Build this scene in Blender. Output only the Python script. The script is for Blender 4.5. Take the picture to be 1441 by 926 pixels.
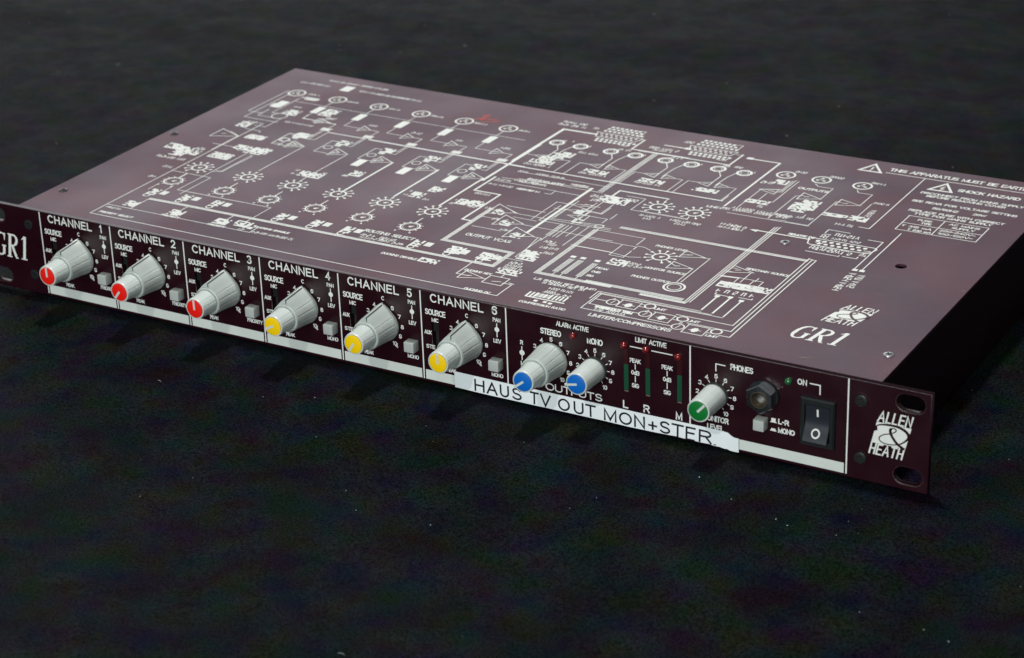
import bpy, bmesh, math, random
from mathutils import Vector, Matrix

for o in list(bpy.data.objects):
    bpy.data.objects.remove(o, do_unlink=True)
scene = bpy.context.scene
C = scene.collection
MM = 0.001                      # everything below is written in millimetres

# ------------------------------------------------------------------ camera
cam_data = bpy.data.cameras.new('camera')
cam = bpy.data.objects.new('camera', cam_data)
C.objects.link(cam)
pitch, roll, yaw = 0.42775, -0.03565, -0.53853
fw = Vector((math.sin(yaw) * math.cos(pitch), math.cos(yaw) * math.cos(pitch), -math.sin(pitch)))
rt = Vector((math.cos(yaw), -math.sin(yaw), 0.0))
up = rt.cross(fw)
rt, up = rt * math.cos(roll) + up * math.sin(roll), up * math.cos(roll) - rt * math.sin(roll)
m3 = Matrix((rt, up, -fw)).transposed()
cam.matrix_world = Matrix.Translation(Vector((740.542, -743.368, 429.207)) * MM) @ m3.to_4x4()
cam_data.sensor_width = 36.0
cam_data.lens = 3167.34 / 1441 * 36.0
cam_data.clip_start = 0.01
cam_data.clip_end = 50.0
cam_data.dof.use_dof = True
cam_data.dof.focus_distance = 0.97
cam_data.dof.aperture_fstop = 18.0
scene.camera = cam

# ------------------------------------------------------------------ world, lamps, exposure
world = bpy.data.worlds.new('World')
scene.world = world
world.use_nodes = True
wbg = world.node_tree.nodes['Background']
wbg.inputs['Color'].default_value = (0.90, 0.97, 1.0, 1)
wbg.inputs['Strength'].default_value = 0.13


def area(name, loc, target, size, power, colour, size_y=None):
    d = bpy.data.lights.new(name, 'AREA')
    d.energy = power
    d.color = colour
    d.size = size
    if size_y:
        d.shape = 'RECTANGLE'
        d.size_y = size_y
    else:
        d.shape = 'DISK'
    o = bpy.data.objects.new(name, d)
    C.objects.link(o)
    o.location = loc
    o.rotation_euler = (Vector(target) - Vector(loc)).to_track_quat('-Z', 'Y').to_euler()
    return o


area('overhead_lamp', (0.245, 0.17, 1.14), (0.25, 0.1, 0.0), 0.10, 9.5, (1.0, 0.98, 0.95))
area('back_soft_lamp', (-1.50, 2.1, 0.76), (0.2, 0.15, 0.0), 2.9, 18.0, (0.97, 0.97, 1.0), 1.2)
area('front_soft_lamp', (0.50, -1.80, 0.46), (0.25, 0.0, 0.02), 0.9, 22.0, (0.95, 1.0, 1.0), 0.6)
area('front_lamp', (0.46, -1.25, 1.02), (0.25, 0.0, 0.02), 0.05, 5.5, (1.0, 0.98, 0.92))
scene.view_settings.view_transform = 'Standard'
scene.view_settings.look = 'None'
scene.view_settings.exposure = 0.0
scene.view_settings.gamma = 1.0
scene.view_settings.use_curve_mapping = False


# ------------------------------------------------------------------ materials
def material(name, colour, rough=0.5, metal=0.0, spec=0.5, noise=0.0, noise_scale=400.0, bump=0.0,
             bump_scale=3000.0, coat=0.0, rough_var=0.0):
    m = bpy.data.materials.new(name)
    m.use_nodes = True
    nt = m.node_tree
    b = nt.nodes['Principled BSDF']
    b.inputs['Base Color'].default_value = (*colour, 1)
    b.inputs['Roughness'].default_value = rough
    b.inputs['Metallic'].default_value = metal
    b.inputs['Specular IOR Level'].default_value = spec
    if coat:
        b.inputs['Coat Weight'].default_value = coat
        b.inputs['Coat Roughness'].default_value = 0.08
    tc = nt.nodes.new('ShaderNodeTexCoord')
    if noise or rough_var:
        n = nt.nodes.new('ShaderNodeTexNoise')
        n.inputs['Scale'].default_value = noise_scale
        n.inputs['Detail'].default_value = 5
        nt.links.new(tc.outputs['Object'], n.inputs['Vector'])
        if noise:
            mix = nt.nodes.new('ShaderNodeMix')
            mix.data_type = 'RGBA'
            mix.inputs[6].default_value = (*[c * (1 - noise) for c in colour], 1)
            mix.inputs[7].default_value = (*[min(1, c * (1 + noise)) for c in colour], 1)
            nt.links.new(n.outputs['Fac'], mix.inputs[0])
            nt.links.new(mix.outputs[2], b.inputs['Base Color'])
        if rough_var:
            mr = nt.nodes.new('ShaderNodeMapRange')
            mr.inputs['From Min'].default_value = 0.3
            mr.inputs['From Max'].default_value = 0.7
            mr.inputs['To Min'].default_value = rough - rough_var
            mr.inputs['To Max'].default_value = rough + rough_var
            nt.links.new(n.outputs['Fac'], mr.inputs['Value'])
            nt.links.new(mr.outputs['Result'], b.inputs['Roughness'])
    if bump:
        n2 = nt.nodes.new('ShaderNodeTexNoise')
        n2.inputs['Scale'].default_value = bump_scale
        n2.inputs['Detail'].default_value = 3
        nt.links.new(tc.outputs['Object'], n2.inputs['Vector'])
        bp = nt.nodes.new('ShaderNodeBump')
        bp.inputs['Strength'].default_value = bump
        bp.inputs['Distance'].default_value = 0.0002
        nt.links.new(n2.outputs['Fac'], bp.inputs['Height'])
        nt.links.new(bp.outputs['Normal'], b.inputs['Normal'])
    return m


M = {
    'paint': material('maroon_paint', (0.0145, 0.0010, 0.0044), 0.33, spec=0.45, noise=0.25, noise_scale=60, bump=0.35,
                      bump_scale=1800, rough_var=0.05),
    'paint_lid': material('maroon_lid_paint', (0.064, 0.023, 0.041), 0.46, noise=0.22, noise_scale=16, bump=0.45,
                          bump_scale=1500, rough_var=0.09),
    'ink': material('white_ink', (0.74, 0.77, 0.74), 0.55, noise=0.08, noise_scale=300),
    'strip': material('write_on_strip', (0.61, 0.66, 0.63), 0.55, noise=0.10, noise_scale=90),
    'tape': material('label_tape', (0.82, 0.88, 0.91), 0.45, noise=0.05, noise_scale=120),
    'tape_ink': material('label_ink', (0.006, 0.008, 0.012), 0.5),
    'grey_plastic': material('grey_knob_plastic', (0.43, 0.475, 0.455), 0.36, noise=0.10, noise_scale=150, bump=0.15),
    'white_plastic': material('pale_knob_plastic', (0.57, 0.63, 0.605), 0.33, noise=0.09, noise_scale=150, bump=0.12),
    'button': material('button_plastic', (0.42, 0.46, 0.44), 0.4, noise=0.06, noise_scale=200),
    'red_cap': material('red_cap', (0.80, 0.012, 0.006), 0.4, spec=0.3),
    'yellow_cap': material('yellow_cap', (0.90, 0.60, 0.003), 0.4, spec=0.3),
    'blue_cap': material('blue_cap', (0.003, 0.13, 0.52), 0.4, spec=0.3),
    'green_cap': material('green_cap', (0.004, 0.16, 0.028), 0.4, spec=0.3),
    'collar': material('dark_collar', (0.05, 0.055, 0.055), 0.4),
    'black_plastic': material('black_plastic', (0.010, 0.013, 0.014), 0.35, bump=0.1),
    'rocker': material('rocker_plastic', (0.019, 0.022, 0.030), 0.24),
    'recess': material('slot_black', (0.003, 0.003, 0.004), 0.7),
    'chrome': material('nickel_plate', (0.52, 0.56, 0.60), 0.2, metal=1.0, bump=0.2, bump_scale=500),
    'brass': material('worn_brass', (0.075, 0.055, 0.03), 0.5, metal=0.5),
    'screw_black': material('black_oxide_screw', (0.020, 0.026, 0.026), 0.32, metal=0.3),
    'screw_zinc': material('zinc_screw', (0.40, 0.42, 0.41), 0.35, metal=0.9),
    'red_led': material('red_led', (0.15, 0.005, 0.006), 0.14, coat=0.6),
    'green_led': material('green_led', (0.012, 0.10, 0.032), 0.12, coat=0.6),
    'meter_green': material('meter_green', (0.007, 0.062, 0.031), 0.35),
    'meter_red': material('meter_red', (0.030, 0.004, 0.006), 0.3),
    'red_mark': material('red_crayon', (0.55, 0.10, 0.08), 0.7, noise=0.4, noise_scale=500),
    'scuff': material('pale_scuff', (0.16, 0.12, 0.11), 0.7, noise=0.4, noise_scale=900),
    'lint': material('pale_lint', (0.30, 0.34, 0.34), 0.9),
}


def cloth_material():
    m = bpy.data.materials.new('black_stage_cloth')
    m.use_nodes = True
    nt = m.node_tree
    b = nt.nodes['Principled BSDF']
    tc = nt.nodes.new('ShaderNodeTexCoord')
    n = nt.nodes.new('ShaderNodeTexNoise')
    n.inputs['Scale'].default_value = 26
    n.inputs['Detail'].default_value = 6
    nt.links.new(tc.outputs['Object'], n.inputs['Vector'])
    r = nt.nodes.new('ShaderNodeValToRGB')
    r.color_ramp.elements[0].position = 0.30
    r.color_ramp.elements[0].color = (0.0042, 0.0055, 0.0065, 1)
    r.color_ramp.elements[1].position = 0.72
    r.color_ramp.elements[1].color = (0.0076, 0.0098, 0.0122, 1)
    nt.links.new(n.outputs['Fac'], r.inputs['Fac'])
    n3 = nt.nodes.new('ShaderNodeTexNoise')          # dye that has faded unevenly
    n3.inputs['Scale'].default_value = 55
    n3.inputs['Detail'].default_value = 2
    nt.links.new(tc.outputs['Object'], n3.inputs['Vector'])
    mix = nt.nodes.new('ShaderNodeMix')
    mix.data_type = 'RGBA'
    mix.blend_type = 'MULTIPLY'
    mix.inputs[0].default_value = 1.0
    r3 = nt.nodes.new('ShaderNodeMix')
    r3.data_type = 'RGBA'
    r3.inputs[0].default_value = 0.6
    r3.inputs[6].default_value = (1, 1, 1, 1)
    sep = nt.nodes.new('ShaderNodeHueSaturation')
    sep.inputs['Saturation'].default_value = 2.2
    sep.inputs['Value'].default_value = 1.9
    nt.links.new(n3.outputs['Color'], sep.inputs['Color'])
    nt.links.new(sep.outputs['Color'], r3.inputs[7])
    nt.links.new(r.outputs['Color'], mix.inputs[6])
    nt.links.new(r3.outputs[2], mix.inputs[7])
    ng = nt.nodes.new('ShaderNodeTexNoise')          # fine fabric grain, varying the base colour at random
    ng.inputs['Scale'].default_value = 1100
    ng.inputs['Detail'].default_value = 3
    nt.links.new(tc.outputs['Object'], ng.inputs['Vector'])
    mg = nt.nodes.new('ShaderNodeMapRange')
    mg.inputs['From Min'].default_value = 0.35
    mg.inputs['From Max'].default_value = 0.65
    mg.inputs['To Min'].default_value = 0.3
    mg.inputs['To Max'].default_value = 1.9
    nt.links.new(ng.outputs['Fac'], mg.inputs['Value'])
    mul = nt.nodes.new('ShaderNodeMix')
    mul.data_type = 'RGBA'
    mul.blend_type = 'MULTIPLY'
    mul.inputs[0].default_value = 1.0
    nt.links.new(mix.outputs[2], mul.inputs[6])
    nt.links.new(mg.outputs['Result'], mul.inputs[7])
    nt.links.new(mul.outputs[2], b.inputs['Base Color'])
    rr = nt.nodes.new('ShaderNodeMapRange')
    rr.inputs['From Min'].default_value = 0.35
    rr.inputs['From Max'].default_value = 0.65
    rr.inputs['To Min'].default_value = 0.41
    rr.inputs['To Max'].default_value = 0.56
    nr = nt.nodes.new('ShaderNodeTexNoise')
    nr.inputs['Scale'].default_value = 45
    nr.inputs['Detail'].default_value = 8
    nr.inputs['Roughness'].default_value = 0.75
    nt.links.new(tc.outputs['Object'], nr.inputs['Vector'])
    nt.links.new(nr.outputs['Fac'], rr.inputs['Value'])
    nt.links.new(rr.outputs['Result'], b.inputs['Roughness'])
    b.inputs['Specular IOR Level'].default_value = 0.012
    b.inputs['Sheen Weight'].default_value = 0.02
    b.inputs['Sheen Roughness'].default_value = 0.16
    n2 = nt.nodes.new('ShaderNodeTexNoise')
    n2.inputs['Scale'].default_value = 1500
    n2.inputs['Detail'].default_value = 4
    nt.links.new(tc.outputs['Object'], n2.inputs['Vector'])
    bp = nt.nodes.new('ShaderNodeBump')
    bp.inputs['Strength'].default_value = 0.8
    bp.inputs['Distance'].default_value = 0.0006
    nt.links.new(n2.outputs['Fac'], bp.inputs['Height'])
    nt.links.new(bp.outputs['Normal'], b.inputs['Normal'])
    return m


M['cloth'] = cloth_material()


def tint(m, warm, cool, scale):
    """Let a paint drift between two neighbouring hues, as an old sprayed coat does."""
    nt = m.node_tree
    b = nt.nodes['Principled BSDF']
    tc = nt.nodes.new('ShaderNodeTexCoord')
    n = nt.nodes.new('ShaderNodeTexNoise')
    n.inputs['Scale'].default_value = scale
    n.inputs['Detail'].default_value = 4
    nt.links.new(tc.outputs['Object'], n.inputs['Vector'])
    r = nt.nodes.new('ShaderNodeValToRGB')
    r.color_ramp.elements[0].position = 0.36
    r.color_ramp.elements[0].color = (*warm, 1)
    r.color_ramp.elements[1].position = 0.64
    r.color_ramp.elements[1].color = (*cool, 1)
    nt.links.new(n.outputs['Fac'], r.inputs['Fac'])
    nt.links.new(r.outputs['Color'], b.inputs['Base Color'])


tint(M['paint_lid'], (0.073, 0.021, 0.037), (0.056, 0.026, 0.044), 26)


# ------------------------------------------------------------------ mesh helpers
class MB:
    def __init__(self):
        self.v, self.f = [], []

    def add(self, verts, faces):
        k = len(self.v)
        self.v += [tuple(p) for p in verts]
        self.f += [tuple(i + k for i in f) for f in faces]

    def box(self, x0, x1, y0, y1, z0, z1):
        self.add([(x0, y0, z0), (x1, y0, z0), (x1, y1, z0), (x0, y1, z0), (x0, y0, z1), (x1, y0, z1), (x1, y1, z1),
                  (x0, y1, z1)], [(0, 3, 2, 1), (4, 5, 6, 7), (0, 1, 5, 4), (1, 2, 6, 5), (2, 3, 7, 6), (3, 0, 4, 7)])

    def rings(self, rings, cap0=True, cap1=True):
        n = len(rings[0])
        k = len(self.v)
        for r in rings:
            self.v += [tuple(p) for p in r]
        for a in range(len(rings) - 1):
            for i in range(n):
                j = (i + 1) % n
                self.f.append((k + a * n + i, k + a * n + j, k + (a + 1) * n + j, k + (a + 1) * n + i))
        if cap0:
            self.f.append(tuple(k + i for i in reversed(range(n))))
        if cap1:
            self.f.append(tuple(k + (len(rings) - 1) * n + i for i in range(n)))

    def build(self, name, mat, parent=None, smooth=None, bevel=0.0):
        me = bpy.data.meshes.new(name)
        me.from_pydata([(x * MM, y * MM, z * MM) for x, y, z in self.v], [], self.f)
        me.materials.append(mat if not isinstance(mat, str) else M[mat])
        if bevel or smooth:
            bm = bmesh.new()
            bm.from_mesh(me)
            bmesh.ops.recalc_face_normals(bm, faces=bm.faces)
            if bevel:
                es = [e for e in bm.edges if len(e.link_faces) == 2 and e.calc_face_angle(0) > 0.6]
                bmesh.ops.bevel(bm, geom=es, offset=bevel * MM, segments=2, profile=0.6, affect='EDGES')
            bm.to_mesh(me)
            bm.free()
        if smooth:
            me.shade_smooth()
            me.set_sharp_from_angle(angle=math.radians(smooth))
        me.update()
        o = bpy.data.objects.new(name, me)
        C.objects.link(o)
        if parent:
            o.parent = parent
        return o


def circle(cx, cz, y, r, n=32, a0=0.0):
    return [(cx + r * math.cos(a0 + 2 * math.pi * i / n), y, cz + r * math.sin(a0 + 2 * math.pi * i / n)) for i in
            range(n)]


# ---------- a plain stroke alphabet: capital height 1, (advance, strokes)
def arc(cx, cy, rx, ry, a0, a1, n=10):
    return [(cx + rx * math.cos(math.radians(a0 + (a1 - a0) * i / n)),
             cy + ry * math.sin(math.radians(a0 + (a1 - a0) * i / n))) for i in range(n + 1)]


GL = {
    ' ': (.42, []), 'A': (.80, [[(0, 0), (.4, 1), (.8, 0)], [(.14, .33), (.66, .33)]]),
    'B': (.66, [[(0, 0), (0, 1), (.4, 1)] + arc(.4, .76, .24, .24, 90, -90, 6) + [(0, .52)],
                [(.4, .52)] + arc(.4, .26, .27, .26, 90, -90, 6) + [(0, 0)]]),
    'C': (.74, [arc(.4, .5, .4, .5, 48, 312, 16)]),
    'D': (.72, [[(0, 0), (0, 1), (.3, 1)] + arc(.3, .5, .42, .5, 90, -90, 10) + [(0, 0)]]),
    'E': (.60, [[(.6, 0), (0, 0), (0, 1), (.6, 1)], [(0, .52), (.53, .52)]]),
    'F': (.58, [[(0, 0), (0, 1), (.58, 1)], [(0, .52), (.5, .52)]]),
    'G': (.78, [arc(.4, .5, .4, .5, 48, 330, 16) + [(.77, .46), (.45, .46)]]),
    'H': (.70, [[(0, 0), (0, 1)], [(.7, 0), (.7, 1)], [(0, .52), (.7, .52)]]), 'I': (.06, [[(.03, 0), (.03, 1)]]),
    'J': (.5, [[(.5, 1), (.5, .25)] + arc(.25, .25, .25, .25, 0, -180, 8)]),
    'K': (.68, [[(0, 0), (0, 1)], [(.66, 1), (0, .38)], [(.24, .6), (.68, 0)]]),
    'L': (.55, [[(0, 1), (0, 0), (.55, 0)]]), 'M': (.82, [[(0, 0), (0, 1), (.41, .08), (.82, 1), (.82, 0)]]),
    'N': (.70, [[(0, 0), (0, 1), (.7, 0), (.7, 1)]]), 'O': (.84, [arc(.42, .5, .42, .5, 0, 360, 24)]),
    'P': (.62, [[(0, 0), (0, 1), (.36, 1)] + arc(.36, .74, .26, .26, 90, -90, 8) + [(0, .48)]]),
    'R': (.68, [[(0, 0), (0, 1), (.38, 1)] + arc(.38, .75, .26, .25, 90, -90, 8) + [(0, .5)], [(.36, .5), (.66, 0)]]),
    'S': (.66, [arc(.33, .76, .29, .24, 30, 180, 8) + arc(.33, .73, .29, .21, 200, 265, 3)[1:] +
                arc(.33, .27, .33, .25, 78, -150, 12)]),
    'T': (.68, [[(0, 1), (.68, 1)], [(.34, 0), (.34, 1)]]),
    'U': (.70, [[(0, 1), (0, .33)] + arc(.35, .33, .35, .33, 180, 360, 10) + [(.7, 1)]]),
    'V': (.74, [[(0, 1), (.37, 0), (.74, 1)]]), 'W': (1.0, [[(0, 1), (.25, 0), (.5, .9), (.75, 0), (1, 1)]]),
    'X': (.7, [[(0, 0), (.7, 1)], [(0, 1), (.7, 0)]]), 'Y': (.72, [[(0, 1), (.36, .48), (.72, 1)], [(.36, .48), (.36, 0)]]),
    'Z': (.66, [[(0, 1), (.66, 1), (0, 0), (.66, 0)]]), '0': (.6, [arc(.3, .5, .3, .5, 0, 360, 20)]),
    '1': (.3, [[(0, .76), (.26, 1), (.26, 0)]]),
    '2': (.6, [arc(.3, .7, .29, .3, 165, -30, 10) + [(0, 0), (.6, 0)]]),
    '3': (.6, [arc(.29, .76, .27, .24, 150, -80, 8) + arc(.29, .27, .31, .27, 80, -150, 10)]),
    '4': (.64, [[(.46, 0), (.46, 1), (0, .3), (.64, .3)]]),
    '5': (.6, [[(.56, 1), (.1, 1), (.05, .52)] + arc(.29, .32, .31, .32, 128, -150, 12)]),
    '6': (.6, [arc(.33, .66, .33, .34, 35, 180, 10) + [(0, .31)] + arc(.3, .31, .3, .31, 180, -180, 18)]),
    '7': (.58, [[(0, 1), (.58, 1), (.2, 0)]]),
    '8': (.6, [arc(.3, .76, .25, .24, 0, 360, 14), arc(.3, .27, .3, .27, 0, 360, 14)]),
    '9': (.6, [arc(.27, .34, .33, .34, 215, 360, 10) + [(.6, .69)] + arc(.3, .69, .3, .31, 0, 360, 18)]),
    '.': (.12, [[(.06, 0), (.06, .1)]]), ':': (.14, [[(.07, .12), (.07, .24)], [(.07, .6), (.07, .72)]]),
    '+': (.62, [[(0, .42), (.62, .42)], [(.31, .1), (.31, .74)]]), '-': (.36, [[(0, .46), (.36, .46)]]),
    '/': (.44, [[(0, -.05), (.44, 1.05)]]), '~': (.5, [[(0, .42), (.14, .54), (.34, .38), (.5, .5)]]),
    '(': (.2, [arc(.4, .5, .4, .6, 130, 230, 8)]), ')': (.2, [arc(-.2, .5, .4, .6, 50, -50, 8)]),
    'd': (.52, [arc(.24, .33, .24, .33, 0, 360, 14), [(.5, 0), (.5, 1)]]),
    'm': (.8, [[(0, 0), (0, .66)], [(0, .45)] + arc(.2, .45, .2, .2, 180, 0, 6) + [(.4, 0)],
               [(.4, .45)] + arc(.6, .45, .2, .2, 180, 0, 6) + [(.8, 0)]]),
}
GAP = .20


class Ink:
    """Flat printing on a surface: strokes and fills in surface millimetres, each laid a hair above the last."""

    def __init__(self, surf):
        self.mb, self.surf, self.k = MB(), surf, 0

    def lift(self):
        self.k = (self.k + 1) % 36
        return 0.05 + self.k * 0.0022

    def poly(self, pts):
        h = self.lift()
        self.mb.add([self.surf(a, b, h) for a, b in pts], [tuple(range(len(pts)))])

    def strip(self, left, right, h):
        n = len(left)
        vs = [self.surf(a, b, h) for a, b in left] + [self.surf(a, b, h) for a, b in right]
        self.mb.add(vs, [(i, i + 1, n + i + 1, n + i) for i in range(n - 1)])

    def stroke(self, pts, w, w2=None, cap=True):
        pts = [tuple(p) for p in pts]
        pts = [p for i, p in enumerate(pts) if i == 0 or math.dist(p, pts[i - 1]) > 1e-6]
        if len(pts) < 2:
            return
        closed = len(pts) > 3 and math.dist(pts[0], pts[-1]) < 1e-4
        # long runs are cut so that they follow the sheet
        fine = [pts[0]]
        for p in pts[1:]:
            q = fine[-1]
            k = max(1, int(math.dist(p, q) / 12))
            fine += [(q[0] + (p[0] - q[0]) * i / k, q[1] + (p[1] - q[1]) * i / k) for i in range(1, k + 1)]
        pts = fine
        if closed:
            pts = pts[:-1]
        n = len(pts)
        left, right = [], []
        for i, p in enumerate(pts):
            a = pts[i - 1] if (i or closed) else None
            b = pts[(i + 1) % n] if (i < n - 1 or closed) else None
            d1 = None if a is None else ((p[0] - a[0]), (p[1] - a[1]))
            d2 = None if b is None else ((b[0] - p[0]), (b[1] - p[1]))
            if d1:
                l = math.hypot(*d1)
                d1 = (d1[0] / l, d1[1] / l)
            if d2:
                l = math.hypot(*d2)
                d2 = (d2[0] / l, d2[1] / l)
            hw = (w if w2 is None else w + (w2 - w) * i / (n - 1)) / 2
            q = p
            if d1 and d2:
                n1, n2 = (-d1[1], d1[0]), (-d2[1], d2[0])
                s = (n1[0] + n2[0], n1[1] + n2[1])
                l = math.hypot(*s)
                if l < .35:
                    s, k = n1, 1.0
                else:
                    s = (s[0] / l, s[1] / l)
                    k = min(2.2, 1 / max(.3, s[0] * n1[0] + s[1] * n1[1]))
                nx, ny = s[0] * hw * k, s[1] * hw * k
            else:
                d = d1 or d2
                e = hw if cap else 0
                q = (p[0] + (d[0] * e if d1 else -d[0] * e), p[1] + (d[1] * e if d1 else -d[1] * e))
                nx, ny = -d[1] * hw, d[0] * hw
            left.append((q[0] + nx, q[1] + ny))
            right.append((q[0] - nx, q[1] - ny))
        if closed:
            left.append(left[0])
            right.append(right[0])
        self.strip(left, right, self.lift())

    def ring(self, x, y, r, w, n=24):
        self.stroke([(x + r * math.cos(2 * math.pi * i / n), y + r * math.sin(2 * math.pi * i / n)) for i in range(n)] +
                    [(x + r, y)], w)

    def disc(self, x, y, r, n=16):
        self.poly([(x + r * math.cos(2 * math.pi * i / n), y + r * math.sin(2 * math.pi * i / n)) for i in range(n)])

    def rect(self, x0, x1, y0, y1):
        self.poly([(x0, y0), (x1, y0), (x1, y1), (x0, y1)])

    def text(self, s, x, y, width, h, w, slant=0.0, centre=False, gap=GAP):
        total = sum(GL[c][0] for c in s) + gap * (len(s) - 1)
        inner = width - w
        sx = inner / total if width else h
        if not width:
            inner = total * h
        px = x + w / 2 - (width / 2 if (centre and width) else (inner / 2 + w / 2 if centre else 0))
        hh = h - w
        for c in s:
            for st in GL[c][1]:
                self.stroke([(px + a * sx + slant * (b * hh), y + w / 2 + b * hh) for a, b in st], w)
            px += (GL[c][0] + gap) * sx

    def build(self, name, parent, mat='ink'):
        return self.mb.build(name, mat, parent)


rng = random.Random(11)

# ------------------------------------------------------------------ the cloth it stands on
XL, XR, DEP, TOP = 21.6, 460.9, 234.0, 43.5


def cloth_z(x, y):
    """Height of the cloth in mm: flat under the case, slack folds around it."""
    dx = max(0, 10 - x, x - 480)
    dy = max(0, -40 - y, y - 240)
    k = min(1.0, math.hypot(dx, dy) / 140)
    z = 1.6 * math.sin(x / 61 + 1.3 * math.sin(y / 130)) * math.sin(y / 83 + .7) + .9 * math.sin((x + 1.7 * y) / 37)
    z += 2.2 * math.exp(-((y - 470 - .22 * x + 14 * math.sin(x / 70)) / 26) ** 2)
    z += 1.8 * math.exp(-((y - 395 - .12 * x + 20 * math.sin(x / 110)) / 20) ** 2)
    z += 1.6 * math.exp(-((x - 1.1 * y - 190 - 12 * math.sin(y / 60)) / 22) ** 2) * (1 if y < -60 else 0)
    return -.25 + k * (z * .8 - .4)


mb = MB()
N = 210
xs = [-1500 + 3200 * i / N for i in range(N + 1)]
ys = [-900 + 3200 * i / N for i in range(N + 1)]
mb.v = [(x, y, cloth_z(x, y)) for y in ys for x in xs]
mb.f = [(j * (N + 1) + i, j * (N + 1) + i + 1, (j + 1) * (N + 1) + i + 1, (j + 1) * (N + 1) + i) for j in range(N) for i
        in range(N)]
cloth = mb.build('ground_cloth', 'cloth', smooth=80)
cloth['kind'] = 'structure'

# ------------------------------------------------------------------ the rack unit
unit = bpy.data.objects.new('rack_mixer', None)
C.objects.link(unit)
unit.empty_display_size = 0.05
unit['label'] = 'dark maroon one-unit rack mixer with grey knobs and white circuit printing on its lid'
unit['category'] = 'audio mixer'


def shape2d(name, outline, holes, depth, bevel, mat, parent):
    """A plate in the x-z plane cut from an outline with holes; front face at y=0, growing to +y."""
    cu = bpy.data.curves.new(name, 'CURVE')
    cu.dimensions = '2D'
    cu.fill_mode = 'BOTH'
    cu.extrude = depth / 2 * MM - bevel * MM
    cu.bevel_depth = bevel * MM
    cu.bevel_resolution = 2
    cu.offset = -bevel * MM
    for loop in [outline] + holes:
        sp = cu.splines.new('POLY')
        sp.points.add(len(loop) - 1)
        for p, (a, b) in zip(sp.points, loop):
            p.co = (a * MM, b * MM, 0, 1)
        sp.use_cyclic_u = True
    tmp = bpy.data.objects.new(name, cu)
    C.objects.link(tmp)
    me = bpy.data.meshes.new_from_object(tmp.evaluated_get(bpy.context.evaluated_depsgraph_get()))
    bpy.data.objects.remove(tmp, do_unlink=True)
    bpy.data.curves.remove(cu)
    me.transform(Matrix(((1, 0, 0, 0), (0, 0, -1, depth / 2 * MM), (0, 1, 0, 0), (0, 0, 0, 1))))
    me.name = name
    me.materials.clear()
    me.materials.append(M[mat])
    o = bpy.data.objects.new(name, me)
    C.objects.link(o)
    o.parent = parent
    return o


def slot(cx, cz, w, h, n=10):
    r = h / 2
    c = w / 2 - r
    return [(cx + c + r * math.cos(math.radians(-90 + 180 * i / n)), cz + r * math.sin(math.radians(-90 + 180 * i / n)))
            for i in range(n + 1)] + \
           [(cx - c + r * math.cos(math.radians(90 + 180 * i / n)), cz + r * math.sin(math.radians(90 + 180 * i / n)))
            for i in range(n + 1)]


DIV = [37.2, 79.9, 122.9, 165.7, 208.2, 250.9, 293.6, 379.9, 448.5]
KZ = 24.2
hole_loops = [slot(x, z, 11.4, 7.0) for x in (9.2, 474.2) for z in (38.2, 6.6)]
hole_loops += [[(d + 5.2, 17.0), (d + 8.5, 17.0), (d + 8.5, 29.3), (d + 5.2, 29.3)] for d in DIV[:6]]
panel = shape2d('front_panel', [(0, .4), (482.6, .4), (482.6, 44), (0, 44)], hole_loops, 2.6, 0.35, 'paint', unit)

# worn bright rims round the rack slots
for x in (9.2, 474.2):
    for z in (38.2, 6.6):
        mb = MB()
        a = slot(x, z, 12.6, 8.2)
        b = slot(x, z, 11.5, 7.1)
        mb.add([(p[0], -.03, p[1]) for p in a] + [(p[0], .30, p[1]) for p in b],
               [(i, (i + 1) % len(a), len(a) + (i + 1) % len(a), len(a) + i) for i in range(len(a))])
        mb.build('slot_rim', 'scuff', panel, smooth=60)

# slide switches in the SOURCE slots
for d in DIV[:6]:
    mb = MB()
    mb.box(d + 4.4, d + 9.3, 3.2, 4.4, 16, 30.2)
    sw = mb.build('slide_switch', 'recess', unit)
    mb = MB()
    mb.box(d + 5.4, d + 8.3, 1.2, 3.2, 25.0, 29.0)
    for k in range(3):
        mb.box(d + 5.4, d + 8.3, .8, 1.2, 25.5 + k * 1.2, 26.0 + k * 1.2)
    mb.build('slider', 'black_plastic', sw, bevel=.1)

# case under the lid
mb = MB()
x0, x1, y0, y1, z0, z1 = XL + .6, XR - .6, 2.7, DEP - .6, .2, TOP - 1.4
mb.add([(x0, y0, z0), (x1, y0, z0), (x1, y1, z0), (x0, y1, z0), (x0, y0, z1), (x1, y0, z1), (x1, y1, z1 - 0), (x0, y1, z1)],
       [(0, 3, 2, 1), (1, 2, 6, 5), (2, 3, 7, 6), (3, 0, 4, 7)])
case = mb.build('case', 'paint', unit)
sol = case.modifiers.new('wall', 'SOLIDIFY')
sol.thickness = 1.0 * MM
sol.offset = -1.0


# lid: thin sheet, a little dished towards the back
def lid_z(x, y):
    u = min(max((x - XL) / (XR - XL), 0), 1)
    v = min(max(y / DEP, 0), 1)
    return TOP - 1.4 * math.sin(math.pi * u) * v ** 1.5


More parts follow.
